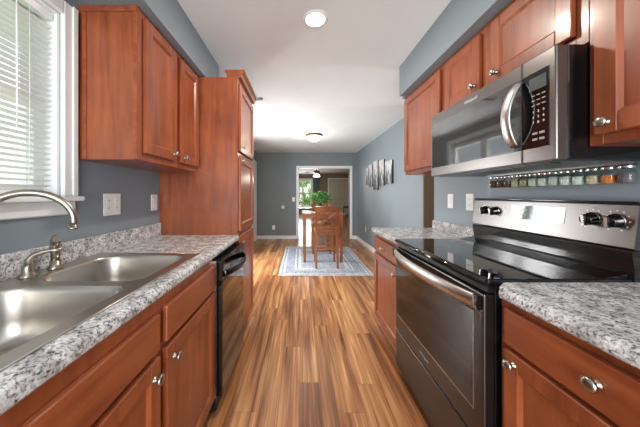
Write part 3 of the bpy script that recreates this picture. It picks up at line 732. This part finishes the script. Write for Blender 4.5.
# front trim of the cooktop: rounded bright edge
part('front_trim', MB().tube([(0.673, RY0 - 0.001, 0.921), (0.673, RY1 + 0.001, 0.921)], 0.0165, 16, flat=(1.0, 0.85)), BLACK, rg)
part('vent_strip', MB().box(0.676, 0.704, RY0 + 0.004, RY1 - 0.004, 0.884, 0.905, 0.002), MATBLACK, rg)
dr = part('oven_door', MB().box(RX, 0.704, RY0, RY1, 0.326, 0.88, 0.006, 2), ODSTEEL, rg)
part('window', MB().box(RX - 0.0025, RX + 0.004, RY0 + 0.05, RY1 - 0.035, 0.432, 0.80, 0.001), OVENGLASS, dr)
part('window_border', MB().box(RX - 0.0032, RX + 0.004, RY0 + 0.047, RY0 + 0.05, 0.428, 0.80).box(RX - 0.0032, RX + 0.004, RY0 + 0.05, RY1 - 0.035, 0.428, 0.432), STEEL, dr)
n = 28
def bow(t): return 0.052 * (1 - (2 * t - 1) ** 2) ** 0.8
oh = MB(); prev = None
outer = []; 
for i in range(n + 1):
    t = i / n; y = RY0 + 0.006 + (RY1 - RY0 - 0.012) * t
    xo = RX - 0.012 - bow(t)
    sec = [(xo + 0.013, 0.874), (xo + 0.003, 0.868), (xo - 0.002, 0.856), (xo - 0.001, 0.842), (xo + 0.004, 0.828), (xo + 0.012, 0.816), (xo + 0.018, 0.822), (xo + 0.018, 0.866)]
    ringv = [oh.bm.verts.new((p[0], y, p[1])) for p in sec]
    if prev:
        for j in range(len(sec)):
            fc = oh.bm.faces.new((prev[j], prev[(j + 1) % len(sec)], ringv[(j + 1) % len(sec)], ringv[j])); fc.smooth = True
    else: oh.bm.faces.new(ringv[::-1])
    prev = ringv
oh.bm.faces.new(prev); bmesh.ops.recalc_face_normals(oh.bm, faces=oh.bm.faces[:])
hd = part('handle', oh, HSTEEL, dr)
part('handle_end', MB().box(RX - 0.022, RX + 0.002, RY0 + 0.001, RY0 + 0.03, 0.822, 0.872, 0.003), BLACK, hd); part('handle_end', MB().box(RX - 0.022, RX + 0.002, RY1 - 0.03, RY1 - 0.001, 0.822, 0.872, 0.003), BLACK, hd)
shared('logo', text_mesh('Whirlpool', 0.021, MARKD), dr, (RX - 0.0004, 1.28, 0.375), (math.radians(90), 0, math.radians(-90)))
part('storage_drawer', MB().box(RX + 0.002, 0.704, RY0, RY1, 0.075, 0.318, 0.006, 2), ODSTEEL, rg)
# backguard
part('back_riser', MB().prism([(1.1975, 0.9162), (WR - 0.012, 0.9162), (WR - 0.012, 1.036), (1.19, 1.036), (1.188, 1.03), (1.1975, 0.962)], 'y', RY0 - 0.004, RY1 - 0.004), plain('riser_dark_steel', (92, 90, 90), 0.12, metal=0.9), rg)
part('riser_base', MB().prism([(1.1, 0.9368), (1.196, 0.9368), (1.196, 0.958), (1.18, 0.952)], 'y', RY0 + 0.006, RY1 - 0.006), BGLASS, rg)
bgd = part('control_panel', MB().prism([(1.186, 1.046), (1.196, 1.04), (WR - 0.012, 1.04), (WR - 0.012, 1.208), (1.215, 1.208), (1.206, 1.2)], 'y', RY0 - 0.010, RY1 - 0.002), DSTEEL, rg)
part('top_cap', MB().box(1.207, WR - 0.011, RY0 - 0.011, RY1 - 0.001, 1.2085, 1.214, 0.002), BLACK, bgd)
def face_x(z): return 1.186 + (z - 1.046) * (0.020 / 0.154)
tilt = math.atan2(0.020, 0.154)
KN = MB().lathe([(0, 0), (0.027, 0), (0.027, 0.004), (0.0235, 0.006), (0.0225, 0.028), (0.019, 0.031), (0, 0.031)], axis='x', n=28)
KN.box(0.03, 0.040, -0.0065, 0.0065, -0.022, 0.022, 0.002)
KNM = KN.mesh('knob', BLACK)
KF = MB().box(0.0402, 0.0412, -0.005, 0.005, -0.021, 0.021); KFM = KF.mesh('knob_face', CHROME)
SK = MB().lathe([(0.029, 0.0), (0.029, 0.003), (0.0275, 0.003), (0.0275, 0.0)], axis='x', n=28); SKM = SK.mesh('knob_skirt', CHROME)
for y in (1.545, 1.47, 0.985, 0.91):
    zc = 1.14
    o = shared('knob', KNM, bgd, (face_x(zc) - 0.0002, y, zc), (0, tilt, math.pi))
    q = shared('knob_face', KFM, o, (face_x(zc), y, zc)); q.location = (0, 0, 0)
    q = shared('knob_skirt', SKM, o, (face_x(zc), y, zc)); q.location = (0, 0, 0)
    tk = MB()
    for i in range(11):
        a = math.radians(-60 + 30 * i); zz = zc + 0.039 * math.sin(a); yy = y + 0.039 * math.cos(a)
        tk.box(face_x(zz) - 0.0006, face_x(zz) + 0.001, yy - 0.0022, yy + 0.0022, zz - 0.0022, zz + 0.0022)
    part('dial_marks', tk, MARK, bgd)
DSP = plain('display_glass', (96, 108, 92), 0.06, coat=0.8)
dp = MB(); y0, y1 = 1.085, 1.36
dp.prism([(face_x(1.108) - 0.0012, 1.108), (face_x(1.108) + 0.003, 1.108), (face_x(1.18) + 0.003, 1.18), (face_x(1.18) - 0.0012, 1.18)], 'y', y0, y1)
dsp = part('display', dp, DSP, bgd)
KEYP = plain('pale_key_print', (170, 182, 160), 0.4)
for r_ in range(2):
    for c_ in range(4):
        yy = 1.34 - c_ * 0.022; zz = 1.158 - r_ * 0.026
        part('key', MB().box(face_x(zz) - 0.0016, face_x(zz) - 0.0010, yy - 0.006, yy + 0.006, zz - 0.003, zz + 0.003), KEYP, dsp)

# ------------------------------------------------------------------ microwave
MX, MY0, MY1, MZ0, MZ1 = 0.87, 0.815, 1.594, 1.357, 1.752
mw = thing('microwave', (1.07, 1.2, MZ0), 'black stainless over-the-range microwave with curved handle', 'microwave')
part('case', MB().box(0.912, WR - 0.002, MY0, MY1, MZ0 + 0.004, MZ1, 0.003), BLACK, mw)
part('underside_grille', MB().box(0.885, WR - 0.05, MY0 + 0.02, MY1 - 0.02, MZ0, MZ0 + 0.0035).box(0.90, 0.94, MY0 + 0.05, MY1 - 0.05, MZ0 - 0.004, MZ0 - 0.0002), plain('grey_underside', (66, 68, 72), 0.35, metal=0.5), mw)
ys = 0.94
dr = part('door', MB().box(MX, 0.911, ys + 0.001, MY1, MZ0 + 0.002, MZ1, 0.005, 2), DSTEEL, mw)
pnl = part('control_panel', MB().box(MX, 0.911, MY0, ys - 0.001, MZ0 + 0.002, MZ1, 0.005, 2), DSTEEL, mw)
part('window', MB().box(MX - 0.002, MX + 0.004, ys + 0.002, MY1 - 0.018, 1.412, 1.692, 0.001), MICROGLASS, dr)
part('window_screen', MB().box(MX - 0.0028, MX - 0.0021, ys + 0.09, MY1 - 0.07, 1.442, 1.662), MICROGLASS, dr)
part('touch_panel', MB().box(MX - 0.002, MX + 0.004, MY0 + 0.022, ys - 0.002, 1.412, 1.692, 0.001), BGLASS, pnl)
part('screen', MB().box(MX - 0.0032, MX - 0.0021, 0.846, 0.908, 1.625, 1.672), LCD, pnl)
for i, dgt in enumerate('123456789'):
    yy = 0.893 - (i % 3) * 0.019; zz = 1.545 - (i // 3) * 0.02
    shared('key_digit', text_mesh(dgt, 0.012, MARK), pnl, (MX - 0.0024, yy, zz), (math.radians(90), 0, math.radians(-90)))
kb = MB()
for r_ in range(3):
    for c_ in range(3): kb.box(MX - 0.0028, MX - 0.0021, 0.893 - c_ * 0.019 - 0.006, 0.893 - c_ * 0.019 + 0.006, 1.605 - r_ * 0.018 - 0.002, 1.605 - r_ * 0.018 + 0.002)
for r_ in range(2):
    for c_ in range(2): kb.box(MX - 0.0028, MX - 0.0021, 0.887 - c_ * 0.026 - 0.009, 0.887 - c_ * 0.026 + 0.009, 1.465 - r_ * 0.022 - 0.004, 1.465 - r_ * 0.022 + 0.004)
part('key_marks', kb, MARKD, pnl)
pts = []
for i in range(21):
    t = i / 20; pts.append((MX - 0.004 - 0.046 * math.sin(math.pi * t) ** 0.7, 0.950 + 0.018 * t, 1.676 - 0.245 * t))
part('handle', MB().tube(pts, [0.0125] * 21, 16, flat=(1.7, 0.55), up=(1, 0, 0)), HSTEEL, dr)
shared('logo', text_mesh('Whirlpool', 0.022, MARK), dr, (MX - 0.0004, 1.225, 1.721), (math.radians(90), 0, math.radians(-90)))

# spice jars hanging from a magnetic strip under the microwave
JX = 1.175
single('magnetic_strip', MB().box(JX - 0.014, JX + 0.014, 0.835, 1.50, MZ0 - 0.0085, MZ0 - 0.0005), plain('strip_steel', (120, 120, 122), 0.35, metal=0.9), (JX, 1.16, MZ0 - 0.004), 'grey steel strip under the microwave holding the spice jars', 'rack')
SPICE = [(62, 44, 30), (78, 52, 34), (74, 40, 26), (150, 140, 110), (120, 112, 84), (160, 154, 140), (176, 170, 160), (150, 150, 136), (170, 168, 160), (186, 180, 168), (160, 140, 112), (176, 92, 36), (84, 70, 72)]
SNAME = ['dark brown', 'deep brown', 'reddish brown', 'sandy', 'olive', 'pale grey', 'chalky', 'grey green', 'whitish', 'cream', 'tan', 'bright orange', 'purplish']
JG = glass('jar_glass', (236, 244, 242)); ZT = MZ0 - 0.0088
ys_ = [1.448, 1.39, 1.337, 1.287, 1.241, 1.195, 1.139, 1.089, 1.036, 0.985, 0.935, 0.882, 0.855 - 0.022]
ys_ = [0.862 + (12 - i) * 0.0492 for i in range(13)]
R_ = 0.0215
lid = MB().lathe([(0, 0), (0.0205, 0), (0.0215, -0.001), (0.0215, -0.014), (0.0205, -0.015), (0, -0.015)], n=20).mesh('lid', CHROME)
glassm = MB().lathe([(0.0185, -0.0155), (0.0215, -0.020), (0.0215, -0.066), (0.019, -0.069), (0, -0.069)], n=20).mesh('glass_body', JG)
for i, y in enumerate(ys_):
    j = thing('spice_jar', (JX, y, ZT), f'small glass spice jar of {SNAME[i]} seasoning hanging under the microwave', 'jar', 'spice jars under the microwave')
    shared('lid', lid, j, (JX, y, ZT)); shared('glass_body', glassm, j, (JX, y, ZT))
    lv = random.uniform(-0.036, -0.026)
    part('spice', MB().lathe([(0, -0.067), (0.0185, -0.067), (0.0205, -0.064), (0.0205, lv), (0, lv + 0.002)], (JX, y, ZT), n=18), plain('spice', tuple(min(235, v * 1.25 + 12) for v in SPICE[i]), 0.9, noise=0.15, nscale=220), j)

# ------------------------------------------------------------------ outlets, switches
def plate(name, p, axis, side, w_, h_, label, cat, kind):
    """cover plate fixed on a wall; axis 'x' means the wall's normal is x"""
    x, y, z = p; t = thing(name, p, label, cat)
    def B(a0, a1, d0, d1, z0, z1, bev=0.0):
        if axis == 'x': return (x + side * d0, x + side * d1, y + a0, y + a1, z + z0, z + z1, bev)
        return (x + a0, x + a1, y + side * d0, y + side * d1, z + z0, z + z1, bev)
    part('cover_plate', MB().box(*B(-w_ / 2, w_ / 2, 0.0, 0.005, -h_ / 2, h_ / 2, 0.002)), PLASTIC, t)
    gangs = [0.0] if len(kind) == 1 else [-w_ / 4, w_ / 4]
    for g, kd in zip(gangs, kind):
        if kd == 's':
            s_ = part('toggle_switch', MB().box(*B(g - 0.016, g + 0.016, 0.0051, 0.008, -0.033, 0.033, 0.001)), PLASTIC, t)
        else:
            for dz in (-0.021, 0.021):
                s_ = part('socket', MB().box(*B(g - 0.015, g + 0.015, 0.0051, 0.007, dz - 0.014, dz + 0.014, 0.0008)), PLASTIC, t)
                part('slot', MB().box(*B(g - 0.007, g - 0.005, 0.0071, 0.0074, dz - 0.004, dz + 0.005)).box(*B(g + 0.005, g + 0.007, 0.0071, 0.0074, dz - 0.004, dz + 0.005)), SLOT, s_)
plate('outlet_plate', (WL + 0.0005, 1.39, 1.183), 'x', 1, 0.125, 0.125, 'wide double white outlet plate on the wall beside the window', 'outlet', 'oo')
plate('switch_plate', (WL + 0.0005, 1.79, 1.18), 'x', 1, 0.075, 0.12, 'single white switch plate on the wall next to the pantry', 'switch', 's')
plate('switch_plate', (WR - 0.0005, 2.02, 1.185), 'x', -1, 0.075, 0.12, 'white switch plate above the small counter end by the passage', 'switch', 's')
plate('outlet_plate', (WR - 0.0005, 1.79, 1.183), 'x', -1, 0.08, 0.125, 'white outlet plate above the small counter beside the range', 'outlet', 'o')
plate('switch_plate', (-0.18, YB - 0.0005, 1.105), 'y', -1, 0.075, 0.12, 'white switch plate on the grey wall beside the white cased opening', 'switch', 's')
plate('outlet_plate', (-0.735, YB - 0.0005, 0.32), 'y', -1, 0.08, 0.12, 'white outlet plate low on the grey back wall', 'outlet', 'o')
plate('outlet_plate', (DR - 0.0005, 5.75, 0.40), 'x', -1, 0.08, 0.12, 'white outlet plate low on the wall below the canvas pictures', 'outlet', 'o')
th = thing('thermostat', (-0.475, YB - 0.0005, 0.89), 'small round white wall dial on the grey back wall', 'thermostat')
part('ring', MB().lathe([(0, 0), (0.05, 0), (0.05, -0.012), (0.044, -0.016)], (-0.475, YB - 0.0005, 0.89), axis='y', n=28), PLASTIC, th)
part('dial', MB().lathe([(0.043, -0.004), (0.043, -0.022), (0.036, -0.027), (0, -0.028)], (-0.475, YB - 0.0005, 0.89), axis='y', n=28), WHITE, th)
# toe kick register under the small base cabinet
v = thing('floor_register', (0.776, 1.99, 0.012), 'small white vent grille in the toe kick of the small base cabinet', 'vent')
part('frame', MB().box(0.772, 0.7845, 1.86, 2.14, 0.012, 0.022).box(0.772, 0.7845, 1.86, 2.14, 0.078, 0.088).box(0.772, 0.7845, 1.86, 1.872, 0.022, 0.078).box(0.772, 0.7845, 2.128, 2.14, 0.022, 0.078), WHITE, v)
m = MB()
for i in range(12): m.box(0.776, 0.782, 1.878 + i * 0.021, 1.884 + i * 0.021, 0.022, 0.078)
part('grille_slats', m, WHITE, v)

# ------------------------------------------------------------------ ceiling fixtures
rl = thing('recessed_light', (0.103, 1.60, CH), 'round lit recessed ceiling light over the kitchen aisle', 'light')
part('trim_ring', MB().lathe([(0.062, 0.0), (0.064, -0.008), (0.078, -0.006), (0.084, -0.0005)], (0.103, 1.60, CH), n=40), WHITE, rl)
part('lens', MB().lathe([(0, -0.005), (0.046, -0.0045), (0.063, -0.002)], (0.103, 1.60, CH), n=32), LAMPGLOW, rl)
l = bpy.data.lights.new('recessed_lamp', 'AREA'); l.shape = 'DISK'; l.size = 0.12; l.energy = 9; l.color = (1.0, 0.93, 0.82)
o = bpy.data.objects.new('recessed_lamp', l); COL.objects.link(o); o.parent = rl; o.location = (0, 0, -0.012)
FLX, FLY = 0.275, 4.70
fl = thing('flush_light', (FLX, FLY, CH), 'flush ceiling light with frosted bowl over the dining table', 'light')
part('pan', MB().lathe([(0, 0), (0.15, 0), (0.158, -0.012), (0.158, -0.028), (0.150, -0.038), (0.14, -0.038)], (FLX, FLY, CH), n=40), BRONZE, fl)
part('bowl', MB().lathe([(0.14, -0.036), (0.128, -0.065), (0.10, -0.1), (0.06, -0.125), (0.015, -0.135), (0, -0.135)], (FLX, FLY, CH), n=40), SHADE, fl)
part('finial', MB().lathe([(0.0, -0.134), (0.013, -0.136), (0.011, -0.146), (0.005, -0.156), (0, -0.157)], (FLX, FLY, CH), n=16), BRONZE, fl)
l = bpy.data.lights.new('flush_lamp', 'POINT'); l.shadow_soft_size = 0.1; l.energy = 4; l.color = (1.0, 0.9, 0.76)
o = bpy.data.objects.new('flush_lamp', l); COL.objects.link(o); o.parent = fl; o.location = (0, 0, -0.30)
ck = thing('ceiling_hook', (-0.62, 2.92, CH), 'thin pale rod with small paddle end on the ceiling past the pantry', 'hook')
part('mount', MB().box(-0.66, -0.60, 2.89, 2.95, CH - 0.014, CH - 0.0005, 0.003), WHITE, ck)
part('rod', MB().tube([(-0.63, 2.92, CH - 0.018), (-0.50, 2.92, CH - 0.014)], 0.010, 8), SLOT, ck)
part('paddle', MB().tube([(-0.51, 2.92, CH - 0.0125), (-0.455, 2.92, CH - 0.0105)], 0.015, 12, flat=(1.6, 0.6)), plain('paddle_grey', (128, 126, 126), 0.5), ck)

# ------------------------------------------------------------------ dining: rug, table, chairs, plant, pictures
rug = single('area_rug', MB().box(-0.33, 1.13, 3.65, 5.68, 0.0006, 0.011, 0.004), RUG, (0.40, 4.665, 0.0), 'pale blue and white patterned area rug under the dining table', 'rug')
FZ = 0.0115
TX0, TX1, TY0, TY1, TZ = 0.035, 0.80, 4.31, 5.08, 0.90
t = thing('dining_table', (0.42, 4.695, FZ), 'counter-height square brown wooden dining table on the rug', 'table')
part('tabletop', MB().box(TX0, TX1, TY0, TY1, TZ - 0.028, TZ, 0.006, 2), TABLE, t)
part('apron', MB().box(TX0 + 0.06, TX1 - 0.06, TY0 + 0.03, TY0 + 0.05, TZ - 0.085, TZ - 0.0285).box(TX0 + 0.06, TX1 - 0.06, TY1 - 0.05, TY1 - 0.03, TZ - 0.085, TZ - 0.0285)
     .box(TX0 + 0.03, TX0 + 0.05, TY0 + 0.06, TY1 - 0.06, TZ - 0.085, TZ - 0.0285).box(TX1 - 0.05, TX1 - 0.03, TY0 + 0.06, TY1 - 0.06, TZ - 0.085, TZ - 0.0285), TABLE, t)
for x in (TX0 + 0.05, TX1 - 0.05):
    for y in (TY0 + 0.05, TY1 - 0.05):
        part('leg', MB().bar((x, y, TZ - 0.0285), (x, y, FZ), 0.062, 0.062, up=(0, 1, 0), w1=0.046, h1=0.046), TABLE, t)

def chair(loc, rz, label):
    """counter-height chair with an X back; local -y is its back"""
    t = thing('dining_chair', (0, 0, 0), label, 'chair', 'counter-height dining chairs')
    W = 0.195
    part('seat', MB().box(-W, W, -0.19, 0.21, 0.595, 0.63, 0.01, 2), TABLE, t)
    part('seat_rail', MB().box(-W + 0.03, W - 0.03, -0.175, -0.155, 0.545, 0.5945).box(-W + 0.03, W - 0.03, 0.165, 0.185, 0.545, 0.5945).box(-W + 0.012, -W + 0.03, -0.15, 0.16, 0.545, 0.5945).box(W - 0.03, W - 0.012, -0.15, 0.16, 0.545, 0.5945), TABLE, t)
    for s in (-1, 1):
        x = s * (W - 0.018)
        m = MB(); m.bar((x, -0.225, 0), (x, -0.178, 0.40), 0.032, 0.036, up=(0, 1, 0), w1=0.036, h1=0.042); m.bar((x, -0.178, 0.40), (x, -0.178, 0.5943), 0.036, 0.042, up=(0, 1, 0))
        m.bar((x, -0.205, 0.5944), (x, -0.212, 0.70), 0.034, 0.03, up=(0, 1, 0)); m.bar((x, -0.212, 0.70), (x, -0.265, 0.995), 0.034, 0.03, up=(0, 1, 0), w1=0.03, h1=0.024)
        part('leg', m, TABLE, t)
        part('leg', MB().bar((x, 0.18, 0.5943), (x, 0.185, 0), 0.038, 0.038, up=(0, 1, 0), w1=0.03, h1=0.03), TABLE, t)
        part('stretcher', MB().bar((x, -0.185, 0.25), (x, 0.165, 0.25), 0.02, 0.026), TABLE, t)
    part('stretcher', MB().bar((-W + 0.03, -0.19, 0.33), (W - 0.03, -0.19, 0.33), 0.02, 0.032), TABLE, t)
    part('stretcher', MB().bar((-W + 0.03, 0.182, 0.20), (W - 0.03, 0.182, 0.20), 0.02, 0.032), TABLE, t)
    def backy(z): return -0.212 - (z - 0.70) * 0.18
    m = MB(); prev = None; n = 12
    for i in range(n + 1):                                        # crest rail, curved in plan and arched on top
        u = -1 + 2 * i / n; x = u * (W + 0.004); dy = -0.022 * (1 - u * u); zt = 1.02 + 0.014 * (1 - u * u)
        sec = [(backy(0.94) + dy - 0.010, 0.94), (backy(0.94) + dy + 0.010, 0.94), (backy(zt) + dy + 0.009, zt), (backy(zt) + dy - 0.009, zt)]
        rv = [m.bm.verts.new((x, p[0], p[1])) for p in sec]
        if prev:
            for j in range(4): m.bm.faces.new((prev[j], prev[(j + 1) % 4], rv[(j + 1) % 4], rv[j]))
        else: m.bm.faces.new(rv[::-1])
        prev = rv
    m.bm.faces.new(prev); bmesh.ops.recalc_face_normals(m.bm, faces=m.bm.faces[:])
    part('crest_rail', m, TABLE, t)
    part('back_rail', MB().bar((-W + 0.034, backy(0.68), 0.685), (W - 0.034, backy(0.68), 0.685), 0.018, 0.035), TABLE, t)
    for s in (-1, 1):
        part('cross_slat', MB().bar((-s * (W - 0.036), backy(0.70) + s * 0.004, 0.705), (s * (W - 0.036), backy(0.93) + s * 0.004 - 0.008, 0.938), 0.010, 0.036, up=(-s * 0.5, 0, 1)), TABLE, t)
    t.location = loc; t.rotation_euler = (0, 0, rz)
    return t
c1 = chair((0.448, 4.205, FZ + 0.0025), 0, 'brown counter-height chair with X back, its back towards the kitchen')
c2 = copy_tree(c1); c2.location = (0.448, 5.15, FZ + 0.0025); c2.rotation_euler = (0, 0, math.pi)
c2['label'] = 'brown counter-height chair on the far side of the table, mostly hidden'

PX, PY = 0.405, 4.72
p = thing('potted_plant', (PX, PY, TZ), 'leafy green plant in a low white pot on the dining table', 'plant')
part('pot', MB().lathe([(0, 0.0005), (0.065, 0.0005), (0.085, 0.03), (0.095, 0.10), (0.098, 0.115), (0.09, 0.115), (0.085, 0.09), (0, 0.088)], (PX, PY, TZ), n=28), PLASTIC, p)
lf = MB(); st = MB()
for i in range(230):
    a = random.random() * 6.283; el = math.radians(random.uniform(8, 85)); r = random.uniform(0.10, 0.29) * (0.72 + 0.28 * math.cos(el))
    d_ = Vector((math.cos(a) * math.cos(el), math.sin(a) * math.cos(el), math.sin(el) * 0.82))
    c_ = Vector((PX, PY, TZ + 0.18)) + Vector((d_.x, d_.y, d_.z * 1.2)) * r
    if i % 3 == 0: st.tube([(PX + d_.x * 0.03, PY + d_.y * 0.03, TZ + 0.085), (PX + d_.x * r * 0.6, PY + d_.y * r * 0.6, TZ + 0.13 + d_.z * r * 0.85), tuple(c_)], 0.0022, 5)
    L_ = random.uniform(0.06, 0.10); wd_ = L_ * 0.26
    t_ = (d_ + Vector((random.uniform(-.6, .6), random.uniform(-.6, .6), random.uniform(-.7, .5)))).normalized()
    s_ = t_.cross(Vector((random.uniform(-.5, .5), random.uniform(-.5, .5), 1))).normalized(); u_ = s_.cross(t_)
    P = [c_ - t_ * L_ / 2, c_ - t_ * L_ * 0.1 + s_ * wd_ + u_ * 0.008, c_ + t_ * L_ * 0.25 + s_ * wd_ * 0.7 + u_ * 0.006, c_ + t_ * L_ / 2 - u_ * 0.006, c_ + t_ * L_ * 0.25 - s_ * wd_ * 0.7 + u_ * 0.006, c_ - t_ * L_ * 0.1 - s_ * wd_ + u_ * 0.008]
    v_ = [lf.bm.verts.new(q) for q in P]
    lf.bm.faces.new((v_[0], v_[1], v_[2], v_[3])); lf.bm.faces.new((v_[0], v_[3], v_[4], v_[5]))
part('stems', st, GREEN, p); part('leaves', lf, GREEN, p)

for (y0, y1, z0, z1, lab) in ((5.47, 5.66, 1.46, 1.85, 'narrow grey canvas panel closest to the doorway wall'), (5.15, 5.42, 1.41, 1.895, 'grey canvas panel second from the doorway wall'),
                         (4.80, 5.08, 1.335, 1.93, 'tallest grey canvas panel in the middle of the five'), (4.455, 4.73, 1.405, 1.90, 'grey canvas panel fourth from the doorway wall'),
                         (4.05, 4.385, 1.425, 1.83, 'widest grey canvas panel, the one closest to the kitchen')):
    cv = thing('canvas_picture', (DR - 0.0005, (y0 + y1) / 2, (z0 + z1) / 2), lab, 'picture', 'canvas pictures on the dining wall')
    part('stretcher_frame', MB().box(DR - 0.026, DR - 0.0005, y0 + 0.004, y1 - 0.004, z0 + 0.004, z1 - 0.004), MATBLACK, cv)
    part('printed_face', MB().box(DR - 0.030, DR - 0.0262, y0, y1, z0, z1, 0.001), CANVAS, cv)

# ------------------------------------------------------------------ far room
fx, fy = 0.64, 9.2
fan = thing('ceiling_fan', (fx, fy, CH), 'dark ceiling fan with lit glass shades in the far room', 'fan')
part('down_rod', MB().lathe([(0, 0), (0.06, 0), (0.06, -0.03), (0.014, -0.05), (0.014, -0.26), (0, -0.26)], (fx, fy, CH), n=20), BRONZE, fan)
part('motor', MB().lathe([(0, -0.25), (0.08, -0.255), (0.12, -0.28), (0.125, -0.34), (0.09, -0.37), (0.05, -0.39), (0, -0.39)], (fx, fy, CH), n=28), BRONZE, fan)
for i in range(5):
    a = math.radians(12 + 72 * i); d_ = Vector((math.cos(a), math.sin(a), 0)); n_ = Vector((-d_.y, d_.x, 0.18)).normalized()
    q = Vector((fx, fy, CH - 0.355))
    part('blade', MB().bar(q + d_ * 0.13, q + d_ * 0.62, 0.10, 0.008, up=Vector((0, 0, 1)) - n_ * 0.18, w1=0.14), plain('fan_blade_grey', (120, 116, 108), 0.5), fan)
for i in range(3):
    a = math.radians(30 + 120 * i); c_ = (fx + 0.085 * math.cos(a), fy + 0.085 * math.sin(a), CH - 0.39)
    part('lamp_shade', MB().lathe([(0.02, -0.002), (0.035, -0.03), (0.055, -0.075), (0.062, -0.10), (0, -0.085)], c_, n=18), emit('fan_shade_lit', (255, 244, 224), 3.0), fan)
l = bpy.data.lights.new('fan_lamp', 'POINT'); l.shadow_soft_size = 0.1; l.energy = 22; l.color = (1, 0.93, 0.82)
o = bpy.data.objects.new('fan_lamp', l); COL.objects.link(o); o.parent = fan; o.location = (0, 0, -0.55)
# curtain beside the far window
m = MB(); prev = None; A = []; Bv = []
n = 40
for i in range(n + 1):
    x = 0.74 + 0.36 * i / n; y = YF - 0.09 + 0.03 * math.sin(i * 0.95)
    A.append((x, y)); Bv.append((x, y + 0.006))
m.prism(A + Bv[::-1], 'z', 0.03, 2.2, smooth=True)
cu = thing('curtain', (0.92, YF - 0.09, 0.03), 'grey green curtain hanging beside the far room window', 'curtain')
part('cloth', m, CURTAIN, cu)
part('rod', MB().tube([(-0.4, YF - 0.07, 2.215), (1.2, YF - 0.07, 2.215)], 0.011, 10).box(-0.36, -0.34, YF - 0.075, YF, 2.2, 2.22).box(1.14, 1.16, YF - 0.075, YF, 2.2, 2.22), MATBLACK, cu)
# console table under the far window
tb = thing('console_table', (0.15, 9.2, 0), 'dark wooden console table in the far room by the window', 'table')
part('tabletop', MB().box(-0.25, 0.52, 9.0, 9.5, 0.70, 0.735, 0.004), DARKWOOD, tb)
for y in (9.03, 9.45): part('apron', MB().box(-0.198, 0.468, y, y + 0.02, 0.60, 0.6995), DARKWOOD, tb)
for x in (-0.225, 0.495):
    for y in (9.025, 9.475): part('leg', MB().bar((x, y, 0.6995), (x, y, 0), 0.05, 0.05, up=(0, 1, 0)), DARKWOOD, tb)
# black spindle chair in the far room
bc = thing('side_chair', (1.86, 9.1, 0), 'black spindle-back chair in the far room by the opening edge', 'chair')
part('seat', MB().box(1.68, 2.06, 8.92, 9.32, 0.43, 0.46, 0.008), MATBLACK, bc)
for x in (1.70, 2.04):
    part('leg', MB().bar((x, 8.94, 0.4295), (x, 8.92, 0), 0.035, 0.035, up=(0, 1, 0)), MATBLACK, bc)
    part('leg', MB().bar((x, 9.30, 0), (x, 9.335, 0.80), 0.035, 0.035, up=(0, 1, 0)), MATBLACK, bc)
part('crest_rail', MB().bar((1.719, 9.332, 0.75), (2.021, 9.332, 0.75), 0.02, 0.08), MATBLACK, bc)
for i in range(4):
    x = 1.77 + i * 0.066; part('spindle', MB().bar((x, 9.315, 0.4605), (x, 9.33, 0.709), 0.014, 0.014, up=(0, 1, 0)), MATBLACK, bc)
